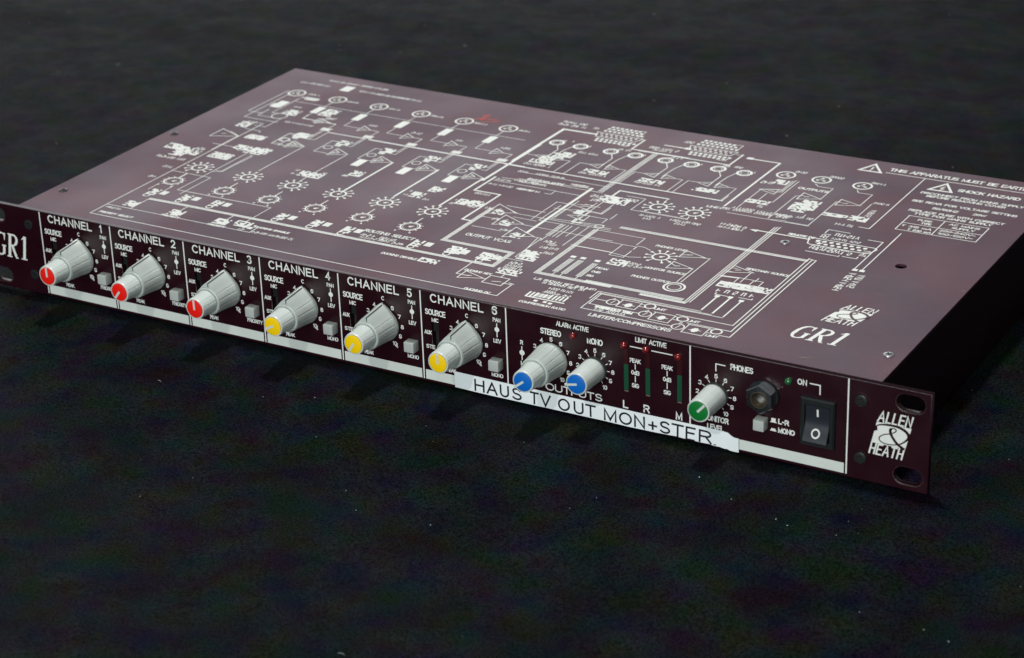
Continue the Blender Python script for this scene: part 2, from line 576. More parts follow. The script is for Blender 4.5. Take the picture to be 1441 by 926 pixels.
HOLE = (422.7, 117.7, 2.6)
gx = [XL + (XR - XL) * i / 44 for i in range(45)]
gy = [2.8 + (DEP - 2.8) * i / 26 for i in range(27)]
hx = min(range(44), key=lambda i: abs((gx[i] + gx[i + 1]) / 2 - HOLE[0]))
hy = min(range(26), key=lambda i: abs((gy[i] + gy[i + 1]) / 2 - HOLE[1]))
mb = MB()
nx, ny = len(gx), len(gy)
mb.v = [(x, y, lid_z(x, y)) for y in gy for x in gx]
mb.f = [(j * nx + i, j * nx + i + 1, (j + 1) * nx + i + 1, (j + 1) * nx + i) for j in range(ny - 1) for i in
        range(nx - 1) if (i, j) != (hx, hy)]
sq = []
X0, X1, Y0, Y1 = gx[hx], gx[hx + 1], gy[hy], gy[hy + 1]
hcx, hcy = (X0 + X1) / 2, (Y0 + Y1) / 2
for i in range(24):
    a = 2 * math.pi * i / 24 + math.pi / 4
    c, s = math.cos(a), math.sin(a)
    k = 1 / max(abs(c), abs(s))
    sq.append((hcx + c * k * (X1 - X0) / 2, hcy + s * k * (Y1 - Y0) / 2))
ci = [(hcx + HOLE[2] * math.cos(2 * math.pi * i / 24 + math.pi / 4), hcy + HOLE[2] * math.sin(2 * math.pi * i / 24 + math.pi / 4))
      for i in range(24)]
mb.add([(x, y, lid_z(x, y)) for x, y in sq] + [(x, y, lid_z(x, y)) for x, y in ci] +
       [(x, y, lid_z(x, y) - 1.2) for x, y in ci],
       [(i, (i + 1) % 24, 24 + (i + 1) % 24, 24 + i) for i in range(24)] +
       [(24 + i, 24 + (i + 1) % 24, 48 + (i + 1) % 24, 48 + i) for i in range(24)])
rim = [(x, 2.8) for x in gx] + [(XR, y) for y in gy[1:]] + [(x, DEP) for x in reversed(gx[:-1])] + \
      [(XL, y) for y in reversed(gy[1:-1])]
n = len(rim)
mb.add([(x, y, lid_z(x, y)) for x, y in rim] + [(x, y, lid_z(x, y) - 1.3) for x, y in rim],
       [(i, n + i, n + (i + 1) % n, (i + 1) % n) for i in range(n)])
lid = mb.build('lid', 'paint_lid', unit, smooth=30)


def lid_surf(x, y, h):
    return (x, y, lid_z(x, y) + h)


def panel_surf(x, z, h):
    return (x, -h, z)


# ------------------------------------------------------------------ emblem and model name, drawn on either surface
def emblem(surf, x0, y0, sx, sy, parent, back):
    """Maker's emblem; template in the panel's millimetres with its corner at (457.6, 13)."""
    f = lambda p: (x0 + (p[0] - 457.6) * sx, y0 + (p[1] - 13.0) * sy)
    ink = Ink(surf)
    sl = .2
    ink.poly([f(p) for p in ((458.6, 18.2), (472.7, 18.2), (474.9, 27.6), (460.6, 27.6))])
    for s, bx, by, wd in (('ALLEN', 460.6, 27.7, 14.2), ('HEATH', 457.5, 13.1, 14.2)):
        tmp = Ink(lambda a, b, h: (a, b, h))
        total = sum(GL[c][0] for c in s) + .34 * (len(s) - 1)
        px = 0.0
        for c in s:
            for st in GL[c][1]:
                ink.stroke([f((bx + .4 + (px + a) * (wd - .8) / total + sl * b * 4.6, by + .35 + b * 4.4)) for a, b in st],
                           0.66 * sx)
            px += GL[c][0] + .34
    o = ink.build('maker_emblem', parent)
    amp = [(460.3, 25.6), (462.0, 26.6), (465.4, 27.2), (469.2, 27.2), (472.2, 26.2), (473.6, 24.8), (473.7, 23.2),
           (472.2, 21.3), (470.1, 19.8), (466.9, 18.9), (463.9, 18.9), (462.3, 19.6), (461.8, 20.7), (462.6, 21.9),
           (464.3, 22.9), (466.7, 23.7), (468.4, 24.9), (468.7, 25.7), (467.8, 26.2), (466.8, 25.9), (466.3, 24.9),
           (466.8, 23.1), (468.0, 21.3), (469.6, 19.6), (471.9, 18.3)]
    # smooth by Catmull-Rom
    fine = []
    for i in range(len(amp) - 1):
        p0, p1, p2, p3 = amp[max(0, i - 1)], amp[i], amp[i + 1], amp[min(len(amp) - 1, i + 2)]
        for t in (0, .25, .5, .75):
            fine.append(tuple(.5 * (2 * p1[k] + (p2[k] - p0[k]) * t + (2 * p0[k] - 5 * p1[k] + 4 * p2[k] - p3[k]) * t * t +
                                    (3 * p1[k] - p0[k] - 3 * p2[k] + p3[k]) * t ** 3) for k in (0, 1)))
    fine.append(amp[-1])
    ink = Ink(lambda a, b, h: surf(a, b, h + .09))
    wid = [0.42 + .75 * max(0, math.sin((i / len(fine) * 2.6 + .05) * math.pi)) ** 2 if i < len(fine) * .8 else 1.05
           for i in range(len(fine))]
    for i in range(len(fine) - 1):
        ink.stroke([f(fine[i]), f(fine[i + 1])], wid[i] * sx, wid[i + 1] * sx)
    ink.poly([f(p) for p in ((459.2, 23.2), (461.0, 24.0), (460.9, 25.6), (459.9, 25.8))])
    ink.poly([f(p) for p in ((473.3, 22.9), (474.4, 22.9), (474.7, 25.3), (473.9, 25.3))])
    ink.build('ampersand', o, back)
    return o


def model_name(surf, x0, y0, h, parent, sx=1.0, sl=.16):
    ink = Ink(surf)
    f = lambda a, b: (x0 + (a * sx + sl * b) * h, y0 + b * h)

    def st(pts, w, w2=None, cap=False):
        ink.stroke([f(*p) for p in pts], w * h, None if w2 is None else w2 * h, cap)
    # G
    st([(.52, .86), (.42, .955), (.30, .97)], .03, .07)
    st([(.30, .97), (.19, .92), (.10, .78), (.06, .6), (.06, .42)], .07, .13)
    st([(.06, .42), (.07, .28), (.13, .13), (.22, .05), (.33, .03)], .13, .06)
    st([(.33, .03), (.44, .06), (.52, .12)], .06, .08)
    st([(.52, .08), (.52, .44)], .12)
    st([(.39, .44), (.63, .44)], .05)
    st([(.52, .98), (.53, .68)], .09, .03)
    # R
    st([(.86, .02), (.86, .98)], .13)
    st([(.72, .025), (1.01, .025)], .05)
    st([(.72, .975), (.92, .975)], .05)
    st([(.88, .965), (1.08, .965), (1.2, .90)], .06, .09)
    st([(1.2, .90), (1.25, .80), (1.25, .70), (1.19, .58)], .11, .11)
    st([(1.21, .60), (1.1, .525), (.90, .50)], .08, .05)
    st([(1.0, .52), (1.1, .32), (1.24, .08)], .12)
    st([(1.20, .12), (1.27, .02), (1.38, .01)], .10, .04)
    # 1
    st([(1.73, .02), (1.73, 1.0)], .125)
    st([(1.56, .025), (1.90, .025)], .05)
    st([(1.54, .85), (1.62, .9), (1.70, .98)], .03, .07)
    return ink.build('model_name', parent)


# ------------------------------------------------------------------ printing on the front panel
for d in DIV:
    ink = Ink(panel_surf)
    ink.rect(d - .3, d + .3, 1.7, 43.7)
    ink.build('divider_line', panel)
for a, b in list(zip(DIV[:6], DIV[1:7])) + [(DIV[6], DIV[7]), (DIV[7], DIV[8])]:
    mb = MB()
    mb.box(a + 1.0, b - 1.0, -.05, .2, 1.75, 6.3)
    mb.build('write_on_strip', 'strip', panel)


def numbers(ink, cx, r, first, cz=KZ, ticks=False, h=2.0, w=.36):
    for i in range(11):
        a = math.radians(240 - 30 * i)
        s = '0123456789'[i] if i < 10 else '10'
        if first == 'C' and i == 5:
            s = 'C'
        if first == 'C' and i == 10:
            s = '10'
        rr = r + (.6 if s == '10' else 0)
        z = cz + rr * math.sin(a)
        if first == 'C' and i == 5:
            z += 2.6
        wd = 1.5 if s in 'C' or len(s) == 1 else 2.2
        if s == '1':
            wd = .8
        ink.text(s, cx + rr * math.cos(a), z - h / 2, wd, h, w, centre=True)
        if ticks:
            ink.stroke([(cx + (r - 2.9) * math.cos(a), cz + (r - 2.9) * math.sin(a)),
                        (cx + (r - 1.5) * math.cos(a), cz + (r - 1.5) * math.sin(a))], .3)


for i in range(6):
    d = DIV[i]
    ink = Ink(panel_surf)
    ink.text('CHANNEL', d + 5.0, 39.15, 26.8, 4.1, .66, gap=.34)
    ink.text('%d' % (i + 1), d + 37.2, 39.4, 2.6 if i else 1.4, 4.1, .66, centre=True)
    ink.build('channel_title', panel)
    ink = Ink(panel_surf)
    ink.text('SOURCE', d + 2.1, 33.0, 10.4, 2.8, .5)
    ink.text('MIC', d + 5.3, 29.95, 3.6, 1.9, .36)
    ink.text('AUX', d + 1.3, 23.6, 3.7, 1.9, .36)
    ink.text('STE', d + 1.9, 16.9, 4.6, 1.9, .36)
    ink.text('PAN', d + 36.2, 36.2, 3.8, 1.9, .36)
    ink.text('LEV', d + 36.2, 26.4, 3.8, 1.9, .36)
    ink.stroke([(d + 38.1, 29.4), (d + 38.1, 35.4)], .45)
    ink.disc(d + 38.1, 32.7, 1.15)
    ink.poly([(d + 37.3, 32.9), (d + 38.9, 32.9), (d + 38.1, 34.5)])
    ink.text('PEAK', d + 11.8, 7.5, 4.8, 1.8, .40)
    if i < 3:
        ink.text('PRIORITY', d + 33.2, 10.2, 8.6, 1.9, .36)
    else:
        ink.text('MONO', d + 34.6, 10.1, 5.8, 1.9, .36)
    ink.build('lettering', panel)
    ink = Ink(panel_surf)
    numbers(ink, d + 23.2, 9.4, 'C')
    ink.stroke([(d + 28.4, 14.4), (d + 29.6, 15.6)], .3)
    ink.text('4', d + 29.3, 13.6, 1.1, 1.5, .3, centre=True)
    ink.build('dial_numbers', panel)
for cx, tk, r in ((315.3, False, 9.2), (336.1, True, 8.3), (391.5, True, 8.3)):
    ink = Ink(panel_surf)
    numbers(ink, cx, r, '5', ticks=tk)
    ink.build('dial_numbers', panel)

ink = Ink(panel_surf)
ink.text('STEREO', 310.2, 35.3, 10.0, 2.8, .5)
ink.text('MONO', 332.5, 35.2, 7.4, 2.8, .5)
ink.text('ALARM ACTIVE', 317.9, 40.3, 15.5, 2.25, .38)
ink.text('R', 301, 28.2, 1.5, 2.0, .42, centre=True)
ink.text('L', 301, 18.5, 1.4, 2.0, .42, centre=True)
ink.stroke([(301, 21.2), (301, 27.2)], .45)
ink.disc(301, 24.35, 1.25)
ink.text('OUTPUTS', 312.0, 9.3, 27.2, 3.5, .55)
ink.build('lettering', panel)
ink = Ink(panel_surf)
ink.text('LIMIT ACTIVE', 355.0, 40.4, 14.3, 2.3, .38)
ink.stroke([(352.7, 37.9), (358, 37.9)], .45)
ink.stroke([(362.6, 37.9), (371.8, 37.9)], .45)
for x in (354.9, 369.5):
    ink.text('PEAK', x, 30.7, 5.0, 2.0, .36, centre=True)
    ink.text('0dB', x, 25.3, 3.8, 2.0, .36, centre=True)
    ink.text('SIG', x, 19.4, 3.4, 2.0, .36, centre=True)
    ink.stroke([(x, 28.0), (x, 30.0)], .4)
    ink.stroke([(x, 22.2), (x, 24.6)], .4)
for s, x in (('L', 350.2), ('R', 360.0), ('M', 374.9)):
    ink.text(s, x, 9.0, 3.0 if s != 'L' else 2.5, 3.6, .62, centre=True)
ink.build('lettering', panel)
ink = Ink(panel_surf)
ink.text('PHONES', 397.8, 36.8, 10.0, 2.7, .48)
ink.stroke([(395.4, 38.05), (391.4, 38.05), (391.4, 34.9)], .45)
ink.text('MONITOR', 385.6, 11.9, 11.7, 2.6, .5)
ink.text('LEVEL', 387.6, 8.0, 7.6, 2.6, .5)
ink.text('ON', 426.9, 36.6, 4.1, 2.6, .46, gap=.3)
ink.stroke([(432.4, 38.1), (436.6, 38.1), (436.6, 34.2)], .5)
ink.text('L-R', 419.0, 17.2, 4.8, 2.4, .52)
ink.text('MONO', 419.0, 13.3, 7.3, 2.4, .52)
ink.poly([(415.6, 17.3), (418.3, 17.3), (418.3, 17.8), (417.9, 17.8), (417.9, 19.3), (416.0, 19.3), (416.0, 17.8), (415.6, 17.8)])
ink.poly([(415.6, 13.5), (418.3, 13.5), (418.3, 14.0), (417.9, 14.0), (417.9, 14.7), (416.0, 14.7), (416.0, 14.0), (415.6, 14.0)])
ink.build('lettering', panel)
model_name(panel_surf, 5.6, 16.6, 12.4, panel, sx=.86)
emblem(panel_surf, 457.6, 13.0, 1, 1, panel, 'paint')


# ------------------------------------------------------------------ controls on the front panel
def fin_radius(ph, r, apex):
    """Hollow-flanked pointer: radius at angle ph from the pointer's tip."""
    pt = .72
    return r + (apex - r) * (1 - ph / pt) ** 1.6 if ph < pt else 0.0


def ribbed(cx, cz, y, r, apex=0.0, ribs=14, depth=.028, n=168):
    pts = []
    for i in range(n):
        a = 2 * math.pi * i / n
        g = (a * ribs / (2 * math.pi)) % 1.0
        rr = r * (1 - depth * max(0, 1 - abs(g - .5) / .10))
        if apex > r:
            ph = abs((a - math.pi / 2 + math.pi) % (2 * math.pi) - math.pi)
            rr = max(rr, fin_radius(ph, r, apex))
        pts.append((cx + rr * math.cos(a), y, cz + rr * math.sin(a)))
    return pts


def cap_parts(parent, cx, cz, y, r, colour, ang, over=1.0):
    mb = MB()
    mb.rings([circle(cx, cz, y + .5, r, 40), circle(cx, cz, y - .18, r, 40), circle(cx, cz, y - .32, r * .93, 40)],
             cap0=False)
    mb.build('coloured_cap', colour, parent, smooth=40)
    a = math.radians(ang)
    d, e = (math.cos(a), math.sin(a)), (-math.sin(a), math.cos(a))
    mb = MB()
    L0, L1, w = -.1 * r, r * over, .52
    q = lambda l, s, yy: (cx + d[0] * l + e[0] * s, yy, cz + d[1] * l + e[1] * s)
    mb.rings([[q(L0, -w, yy), q(L1, -w, yy), q(L1, w, yy), q(L0, w, yy)] for yy in (y + .2, y - .46)], cap0=False)
    mb.build('indicator_line', 'white_plastic', parent, bevel=.08)


def dual_knob(cx, colour, ang, fin=True, over=1.0):
    cz = KZ
    mb = MB()
    ap = lambda k: (10.3, 10.1, 9.5, 9.05)[k] if fin else 0
    mb.rings([ribbed(cx, cz, -.7, 7.9, ap(0), depth=0), ribbed(cx, cz, -2.0, 7.9, ap(0), depth=0),
              ribbed(cx, cz, -2.3, 7.75, ap(1)), ribbed(cx, cz, -8.5, 7.15, ap(2)), ribbed(cx, cz, -14.1, 6.65, ap(3)),
              ribbed(cx, cz, -14.5, 6.62, ap(3) if fin else 0, depth=0)], cap0=True, cap1=True)
    mb.rings([ribbed(cx, cz, -14.45, 6.55, 0, depth=0), ribbed(cx, cz, -15.0, 6.45, 0, depth=0),
              ribbed(cx, cz, -15.15, 6.25, 0, depth=0), ribbed(cx, cz, -15.15, 6.02, 0, depth=0),
              ribbed(cx, cz, -13.2, 6.0, 0, depth=0)], cap0=False, cap1=True)
    outer = mb.build('dual_knob', 'grey_plastic', unit, smooth=35)
    if fin:
        mb = MB()
        pts = []
        for y, R in ((-.8, 10.3), (-14.1, 9.05)):
            r0 = 7.9 if y > -5 else 6.65
            row = []
            for ph in (.055, .115):
                rr = fin_radius(ph, r0, R) + .06
                row.append((cx + rr * math.sin(ph), y, cz + rr * math.cos(ph)))
            pts.append(row)
        f0 = [(p[0], -14.6, p[2]) for p in pts[1]]
        f1 = [(p[0], -14.6, p[2] - 1.7) for p in pts[1]]
        mb.add([*pts[0], *pts[1], *f0, *f1], [(0, 1, 3, 2), (2, 3, 5, 4), (4, 5, 7, 6)])
        mb.build('pointer_groove', 'collar', outer)
    mb = MB()
    mb.rings([ribbed(cx, cz, -13.0, 5.42, ribs=12), ribbed(cx, cz, -23.4, 5.0, ribs=12),
              ribbed(cx, cz, -24.0, 4.95, depth=0), ribbed(cx, cz, -24.35, 4.78, depth=0),
              ribbed(cx, cz, -24.4, 4.45, depth=0), ribbed(cx, cz, -24.1, 4.4, depth=0)], cap0=False)
    inner = mb.build('inner_knob', 'white_plastic', outer, smooth=35)
    cap_parts(outer, cx, cz, -24.3, 4.2, colour, ang, over)
    return outer


def single_knob(cx, colour, ang, over=1.0):
    cz = KZ
    mb = MB()
    mb.rings([ribbed(cx, cz, -1.6, 5.35, ribs=14, depth=0), ribbed(cx, cz, -15.6, 4.95, ribs=14),
              ribbed(cx, cz, -16.2, 4.9, depth=0), ribbed(cx, cz, -16.55, 4.75, depth=0),
              ribbed(cx, cz, -16.6, 4.45, depth=0), ribbed(cx, cz, -16.3, 4.4, depth=0)])
    o = mb.build('knob', 'white_plastic', unit, smooth=35)
    mb = MB()
    mb.rings([circle(cx, cz, -.02, 5.7, 48), circle(cx, cz, -1.5, 5.7, 48), circle(cx, cz, -1.9, 5.45, 48)])
    mb.build('collar', 'collar', o, smooth=35)
    cap_parts(o, cx, cz, -16.5, 4.2, colour, ang, over)
    return o


for i, (col, ang) in enumerate((('red_cap', 92), ('red_cap', 232), ('red_cap', 92), ('yellow_cap', 205),
                                ('yellow_cap', 236), ('yellow_cap', 90))):
    k = dual_knob(DIV[i] + 23.2, col, ang, over=1.05 if ang > 180 else .98)
    k['label'] = 'grey pointer knob with %s centre cap in the CHANNEL %d section' % (col.split('_')[0], i + 1)
k = dual_knob(315.3, 'blue_cap', 218, fin=False, over=1.25)
k['label'] = 'round grey dual knob with blue cap under STEREO'
k = single_knob(336.1, 'blue_cap', 192, over=1.3)
k['label'] = 'pale knob with blue cap under MONO'
k = single_knob(391.5, 'green_cap', 48, over=.98)
k['label'] = 'pale knob with green cap under PHONES'


def push_button(cx, cz, w, h, depth):
    mb = MB()
    rect = lambda y, s: [(cx - w / 2 * s, y, cz - h / 2 * s), (cx + w / 2 * s, y, cz - h / 2 * s),
                         (cx + w / 2 * s, y, cz + h / 2 * s), (cx - w / 2 * s, y, cz + h / 2 * s)]
    mb.rings([rect(-.02, 1.0), rect(-depth, .96)])
    return mb.build('push_button', 'button', unit, bevel=.35, smooth=50)


for d in DIV[:6]:
    push_button(d + 38.1, 17.1, 5.2, 4.9, 4.4)
push_button(412.3, 16.8, 4.9, 5.0, 4.6)


def led(cx, cz, mat):
    mb = MB()
    mb.rings([circle(cx, cz, y, r, 24) for y, r in ((.1, 1.55), (-.5, 1.55), (-1.1, 1.4), (-1.55, 1.0), (-1.75, .45))])
    o = mb.build('indicator_lamp', mat, unit, smooth=60)
    return o


for x, z, mt in ((326.0, 37.4, 'red_led'), (349.9, 38.0, 'red_led'), (360.0, 38.0, 'red_led'), (374.6, 37.8, 'red_led'),
                 (423.2, 37.2, 'green_led')):
    led(x, z, mt)
for x in (350.7, 360.7, 375.2):
    mb = MB()
    mb.box(x - 1.05, x + 1.05, -.25, .3, 29.5, 36.3)
    o = mb.build('level_meter', 'meter_red', unit, bevel=.06)
    mb = MB()
    mb.box(x - 1.05, x + 1.05, -.25, .3, 17.6, 29.44)
    mb.build('green_segment', 'meter_green', o, bevel=.06)
    mb = MB()
    mb.box(x - .95, x + .95, -.12, .2, 16.9, 17.3)
    mb.build('meter_foot', 'scuff', o)

# headphone socket
jx, jz = 412.6, 28.6
mb = MB()
mb.rings([circle(jx, jz, y, r, 48) for y, r in ((-.02, 6.7), (-.9, 6.7), (-1.1, 6.5), (-1.1, 5.2))], cap1=False)
jack = mb.build('headphone_socket', 'black_plastic', unit, smooth=35)
mb = MB()
hexa = lambda y, r: circle(jx, jz, y, r, 6, math.radians(32))
mb.rings([hexa(-1.1, 6.5), hexa(-4.5, 6.5), hexa(-5.0, 6.05)], cap1=False)
n0 = len(mb.v)
hx6 = hexa(-5.0, 6.05)
out = []
for i in range(6):
    for t in range(4):
        a, b = hx6[i], hx6[(i + 1) % 6]
        out.append(tuple(a[k] + (b[k] - a[k]) * t / 4 for k in range(3)))
inn = circle(jx, jz, -5.1, 3.7, 24, math.radians(32))
mb.rings([out, inn], cap0=False, cap1=False)
mb.build('hex_nut', 'chrome', jack, smooth=30)
mb = MB()
mb.rings([circle(jx, jz, y, r, 36) for y, r in ((-4.9, 3.72), (-5.25, 3.65), (-5.3, 3.5), (-5.25, 3.3), (-4.9, 3.2), (6, 3.1))],
         cap0=False, cap1=True)
mb.build('socket_barrel', 'brass', jack, smooth=35)

# rocker switch
mb = MB()
bx0, bx1, bz0, bz1 = 428.9, 443.6, 11.4, 32.4
frame_out = [(bx0, bz0), (bx1, bz0), (bx1, bz1), (bx0, bz1)]
ix0, ix1, iz0, iz1 = 430.9, 441.7, 14.2, 29.7
fo = lambda y, g: [(bx0 + g, y, bz0 + g), (bx1 - g, y, bz0 + g), (bx1 - g, y, bz1 - g), (bx0 + g, y, bz1 - g)]
fi = lambda y: [(ix0, y, iz0), (ix1, y, iz0), (ix1, y, iz1), (ix0, y, iz1)]
mb.rings([fo(.05, 0), fo(-1.2, 0), fo(-1.8, .7), fi(-1.8), fi(1.0)], cap0=False, cap1=True)
rocker_switch = mb.build('power_switch', 'black_plastic', unit, smooth=20)


def rock_y(t):
    """Front of the rocker: t=0 is the lower edge, which stands proud; the upper edge is pressed in."""
    return -1.0 - 3.4 * (1 - t) ** 1.6 - .5 * t * t + .9 * math.sin(math.pi * t) ** 2


mb = MB()
prof = []
for i in range(15):
    t = i / 14
    z = iz0 + .4 + (iz1 - iz0 - .8) * t
    y = rock_y(t)
    prof.append((y, z))
secs = [[(ix0 + .35, y, z) for y, z in prof] + [(ix0 + .35, 0.6, prof[-1][1]), (ix0 + .35, 0.6, prof[0][1])],
        [(ix1 - .35, y, z) for y, z in prof] + [(ix1 - .35, 0.6, prof[-1][1]), (ix1 - .35, 0.6, prof[0][1])]]
mb.rings(secs)
rocker = mb.build('rocker', 'rocker', rocker_switch, smooth=35)


def rocker_surf(x, z, h):
    t = min(1, max(0, (z - iz0 - .4) / (iz1 - iz0 - .8)))
    return (x, rock_y(t) - h, z)


ink = Ink(rocker_surf)
rc = (ix0 + ix1) / 2
for a in range(6):
    ink.stroke([(rc + .05, 24.7 + a * .55), (rc + .05, 24.7 + (a + 1) * .55)], .75, cap=False)
ink.ring(rc, 18.0, 1.55, .62)
ink.build('switch_marking', rocker_switch)


# screws
def screw(name, x, y, z, r, horizontal, mat, parent):
    """A cross-head screw; horizontal=True lies in the lid, otherwise in the front panel."""
    mb = MB()
    P = (lambda a, b, h: (x + a, y + b, z + h)) if horizontal else (lambda a, b, h: (x + a, y - h, z + b))
    cir = lambda rr, h: [P(rr * math.cos(2 * math.pi * i / 28), rr * math.sin(2 * math.pi * i / 28), h) for i in range(28)]
    mb.rings([cir(r, .0), cir(r * .97, .22), cir(r * .7, .42), cir(r * .45, .45)], cap0=False, cap1=False)
    mb.rings([cir(r * .45, .45), cir(r * .25, -.25)], cap0=False, cap1=True)
    o = mb.build('screw', mat, parent, smooth=40)
    mb = MB()
    for k in range(2):
        a = math.radians(30 + 90 * k)
        d, e = (math.cos(a), math.sin(a)), (-math.sin(a), math.cos(a))
        q = lambda l, s, h: P(d[0] * l + e[0] * s, d[1] * l + e[1] * s, h)
        L_, w_ = r * .55, r * .13
        hh = .47 + .004 * k
        mb.add([q(-L_, -w_, hh), q(L_, -w_, hh), q(L_, w_, hh), q(-L_, w_, hh)], [(0, 1, 2, 3)])
    mb.build('cross_slot', 'recess', o)
    return o


for x, z in ((453.9, 35.3), (454.2, 10.2), (29.4, 35.9), (29.4, 10.0)):
    mb = MB()
    mb.rings([circle(x, z, -.03, 3.3, 32), circle(x, z, -.10, 3.0, 32), circle(x, z, -.02, 2.7, 32)], cap0=False)
    w = mb.build('countersink', 'paint', panel, smooth=60)
    screw('screw', x, 0, z, 2.5, False, 'screw_black', panel)
for x, y, mt in ((369.8, 117.9, 'screw_zinc'), (454.2, 27.4, 'screw_zinc'), (28.4, 28.1, 'screw_black'),
                 (26.9, 117.3, 'screw_black')):
    screw('screw', x, y, lid_z(x, y), 2.3, True, mt, lid)

# ------------------------------------------------------------------ stuck-on label tape
top_edge = [(266.8, 8.5), (277, 8.4), (296, 8.3), (330, 8.4), (355, 8.4), (379, 8.4), (388, 8.6), (394.4, 8.5), (397.1, 8.3),
            (398.0, 7.7), (398.9, 7.2), (400.2, 6.8), (402.1, 6.9)]
bot_edge = [(402.2, .55), (400.4, .35), (398.2, .3), (396.8, .75), (395.6, .6), (393.4, .95), (390.8, .9), (388.9, 1.25),
            (384.9, 1.1), (380.5, 1.35), (376.8, 1.2), (373.5, 1.4), (370.8, 1.2), (363.2, .9), (352.1, .75), (340.9, .9),
            (329.7, .8), (315.5, .9), (300, .75), (285, .7), (266.7, .85)]
mb = MB()


def tape_y(x, z):
    return -.32 - .12 * math.sin(x / 7.3) * math.sin(z / 2.1 + x / 19) - (.35 * max(0, (x - 396) / 6) ** 2)


cols = 68
rowsn = 5


def edge_at(edge, x):
    e = sorted(edge)
    if x <= e[0][0]:
        return e[0][1]
    for (xa, za), (xb, zb) in zip(e, e[1:]):
        if xa <= x <= xb:
            return za + (zb - za) * (x - xa) / max(1e-6, xb - xa)
    return e[-1][1]


front, back = [], []
TX = sorted(set([266.8 + (402.1 - 266.8) * i / cols for i in range(cols + 1)] + [p[0] for p in top_edge[7:]] +
                [p[0] for p in bot_edge if 300 < p[0] < 402]))
for x in TX:
    zb, zt = edge_at(bot_edge, x), edge_at(top_edge, x)
    for j in range(rowsn + 1):
        z = zb + (zt - zb) * j / rowsn
        front.append((x, tape_y(x, z), z))
        back.append((x, tape_y(x, z) + .12, z))
R = rowsn + 1
mb.add(front + back, [])
nf = len(front)
nX = len(TX)
for i in range(nX - 1):
    for j in range(rowsn):
        a, b, c, d_ = i * R + j, (i + 1) * R + j, (i + 1) * R + j + 1, i * R + j + 1
        mb.f.append((a, b, c, d_))
        mb.f.append((nf + d_, nf + c, nf + b, nf + a))
    for j in (0, rowsn):
        mb.f.append((i * R + j, nf + i * R + j, nf + (i + 1) * R + j, (i + 1) * R + j))
for i in (0, nX - 1):
    for j in range(rowsn):
        mb.f.append((i * R + j, i * R + j + 1, nf + i * R + j + 1, nf + i * R + j))
tape = mb.build('label_tape', 'tape', unit, smooth=50)
tape['label'] = 'torn white adhesive label strip reading HAUS TV OUT MON+STER'
ink = Ink(lambda a, b, h: (a, tape_y(a, b) - h, b))
words = [('H', 276.7, 281.8), ('A', 282.8, 288.3), ('U', 289.4, 294.0), ('S', 295.4, 300.3), ('T', 304.3, 308.7),
         ('V', 309.3, 314.6), ('O', 318.0, 323.8), ('U', 325.6, 330.4), ('T', 331.2, 336.2), ('M', 340.0, 346.0),
         ('O', 347.1, 353.2), ('N', 354.2, 359.3), ('+', 360.8, 364.9), ('S', 366.0, 371.0), ('T', 371.6, 377.2),
         ('F', 378.0, 382.6), ('R', 384.0, 390.0)]
for c, a, b in words:
    ink.text(c, a, 1.3, b - a, 5.8, .86)
ink.stroke([(378.4, 1.5), (382.0, 1.5)], .42)          # foot of the E, nearly torn away
ink.stroke([(391.0, 1.5), (391.5, 1.45)], .5)
ink.build('label_lettering', tape, 'tape_ink')


